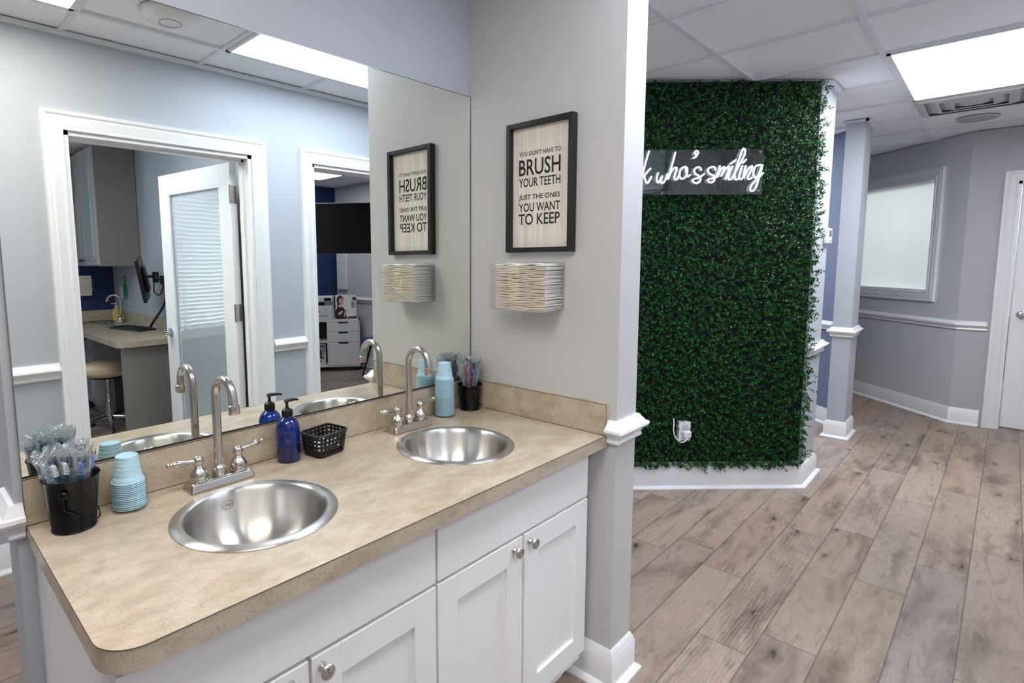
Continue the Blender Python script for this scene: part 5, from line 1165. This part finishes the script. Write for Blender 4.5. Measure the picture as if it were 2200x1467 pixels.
bx('display', -.168, -.08, -.1605, -.1545, .248, .288, mat('display_black', (30, 32, 36), .2), pr_); bx('tray_gap', -.12, .17, -.1515, -.1495, .052, .058, dark, pr_)
bm = B(); ring = [(.020*math.cos(2*math.pi*i/24), .020*math.sin(2*math.pi*i/24)) for i in range(24)]
prism(bm, [(x, y+.115) for x, y in ring], .1502, .1510, Matrix(((1, 0, 0, 0), (0, 0, -1, 0), (0, 1, 0, 0), (0, 0, 0, 1)))); mk = obj('round_mark', bm, mat('mark_grey', (120, 124, 130), .4), pr_)
bm = B(); text_bm(bm, 'hp', .022, .019, frame_mtx((-.011, -.1512, .104), (1, 0, 0), (0, 0, 1)), .0003); obj('mark_letters', bm, pw, mk)
tb_ = thing('electric_toothbrush', 'white electric toothbrush standing beside the photo poster', 'toothbrush', on_cab(.335, .12, zt+.0008))
bm = B(); lathe(bm, [(.001, 0), (.022, 0), (.022, .01), (.014, .012), (.015, .10), (.012, .135), (.005, .15), (.0045, .20), (.008, .205), (.008, .228), (.001, .23)], 24); obj('body', bm, white_p, tb_, smooth=45)
# photo poster: a laughing woman in a dark top
ps = thing('photo_poster', 'white poster with a photo of a laughing dark haired woman, on the office cabinet', 'poster', on_cab(.175, .13, zt+.0008), ca.rotation_euler.z, rot=(math.radians(-7), 0, ca.rotation_euler.z))
bx('board', -.135, .135, -.004, 0, 0, .315, mat('poster_white', (238, 236, 236), .5), ps)
FL = Matrix(((-1, 0, 0, 0), (0, 0, -1, 0), (0, 1, 0, 0), (0, 0, 0, 1)))     # poster x runs left to right as the viewer in the mirror sees it
def patch(poly, h, m, parent, name): bm = B(); prism(bm, poly, h, h+.0004, FL); return obj(name, bm, m, parent)
ell = lambda cx, cy_, a, b_, n=24, r=0.: [(cx+a*math.cos(t_)*math.cos(r)-b_*math.sin(t_)*math.sin(r), cy_+a*math.cos(t_)*math.sin(r)+b_*math.sin(t_)*math.cos(r)) for t_ in [2*math.pi*i/n for i in range(n)]]
skin = mat('print_skin', (222, 172, 148), .6); hair = mat('print_hair', (44, 26, 22), .6); top_ = mat('print_dark_top', (34, 32, 38), .6); lip = mat('print_lips', (196, 60, 66), .6); tooth = mat('print_white', (245, 245, 245), .6)
patch(ell(-.075, .245, .045, .062), .0042, hair, ps, 'print_hair'); patch([(-.134, .0), (.01, .0), (.005, .08), (-.03, .15), (-.065, .165), (-.11, .15), (-.134, .11)], .0047, top_, ps, 'print_top')
patch([(-.12, .12), (-.10, .25), (-.085, .30), (-.06, .305), (-.10, .16)], .0050, hair, ps, 'print_hair'); patch([(-.075, .15), (-.045, .15), (-.048, .20), (-.075, .20)], .0052, skin, ps, 'print_neck')
patch(ell(-.060, .232, .031, .044, r=.2), .0056, skin, ps, 'print_face'); patch(ell(-.053, .214, .014, .008, r=.25), .0061, lip, ps, 'print_mouth'); patch(ell(-.053, .216, .011, .0045, r=.25), .0065, tooth, ps, 'print_smile')
for q in ((-.074, .243), (-.050, .247)): patch(ell(q[0], q[1], .006, .0025), .0061, hair, ps, 'print_eye')
patch(ell(-.005, .075, .016, .048, r=-.35), .0061, skin, ps, 'print_hand'); patch(ell(-.07, .08, .018, .042, r=-.9), .0061, skin, ps, 'print_hand')
bm = B()
for k in range(6): box(bm, .07, .125-.01*(k % 3), .0042, .0046, .15+k*.014, .158+k*.014)
for v in bm.verts: v.co = Vector((-v.co.x, -v.co.y, v.co.z))
obj('print_text_lines', bm, mat('print_grey', (60, 58, 60), .6), ps); patch([(.02, .0), (.134, .0), (.134, .04), (.02, .03)], .0044, mat('print_brown', (96, 62, 48), .6), ps, 'print_table'); patch([(.085, .245), (.134, .245), (.134, .285), (.085, .285)], .0044, mat('print_dark', (50, 44, 46), .6), ps, 'print_heading')
lf = thing('photo_leaflet', 'framed leaflet with a dark haired portrait in the lower cubby', 'leaflet', on_cab(.55, .12, zb+.0188), ca.rotation_euler.z, rot=(math.radians(-10), 0, ca.rotation_euler.z))
bx('board', -.10, .10, -.004, 0, 0, .27, MATS['poster_white'], lf)
patch([(-.085, .07), (.085, .07), (.085, .20), (-.085, .20)], .0042, mat('print_beige', (206, 196, 188), .6), lf, 'print_photo'); patch(ell(.005, .135, .045, .058), .0047, hair, lf, 'print_hair'); patch(ell(-.012, .143, .024, .033), .0052, skin, lf, 'print_face'); patch([(-.06, .07), (.085, .07), (.06, .10), (-.04, .10)], .0057, mat('print_blue_top', (70, 84, 110), .6), lf, 'print_top'); patch([(-.085, .225), (.085, .225), (.085, .245), (-.085, .245)], .0042, mat('print_blue', (80, 110, 170), .6), lf, 'print_heading'); patch([(-.05, .03), (.05, .03), (.05, .045), (-.05, .045)], .0042, MATS['print_grey'], lf, 'print_caption')
o = obj('card', (lambda bm: (box(bm, -.07, .07, -.04, .04, 0, .002), bm)[1])(B()), mat('card_pink', (226, 176, 178), .6)); o.location = on_cab(.20, .055, zt+.0006); o.rotation_euler = (0, 0, ca.rotation_euler.z); tag(o, 'pink printed card lying on the office cabinet top', 'card')
t = thing('wall_panel', 'narrow white wall unit in the office corner above the cabinet', 'wall unit', (2.948, ry(5.0), 1.03))
bx('upper_panel', -.03, 0, -.10, .10, .36, 1.0, wl_, t, bevel=.002); bx('lower_panel', -.03, 0, -.10, .10, .0, .355, wl_, t, bevel=.002)
# blue chair
ch = thing('chair', 'blue shell chair with thin black legs beside the office cabinet', 'chair', (2.66, ry(3.80), 0), math.radians(200))
bshell = mat('navy_shell', (24, 62, 128), .35)
bm = B(); rows = []
prof = [(.21, .445), (.15, .43), (.0, .425), (-.12, .43), (-.19, .46), (-.225, .54), (-.235, .62), (-.235, .70)]
for i, (x, z) in enumerate(prof):
    row = []
    for j in range(9):
        s = j/8*2-1; w = .215 if i < 5 else .215-.05*(i-5)*.5; lift = .05*abs(s)**3 if i < 5 else 0; fw_ = .06*abs(s)**2 if i >= 4 else 0
        row.append(bm.verts.new((x+fw_, s*w, z+lift-(.05*abs(s)**3 if i == 7 else 0))))
    rows.append(row)
for a, b_ in zip(rows, rows[1:]):
    for j in range(8): bm.faces.new((a[j], a[j+1], b_[j+1], b_[j]))
o = obj('shell', bm, bshell, ch, smooth=60); so = o.modifiers.new('thickness', 'SOLIDIFY'); so.thickness = .012; so.offset = 1
for sx, sy in ((1, 1), (1, -1), (-1, 1), (-1, -1)): bm = B(); tube(bm, [(sx*.10, sy*.12, .425), (sx*.20, sy*.21, 0)], [.014, .009], 10); obj('leg', bm, black_p, ch, smooth=40)
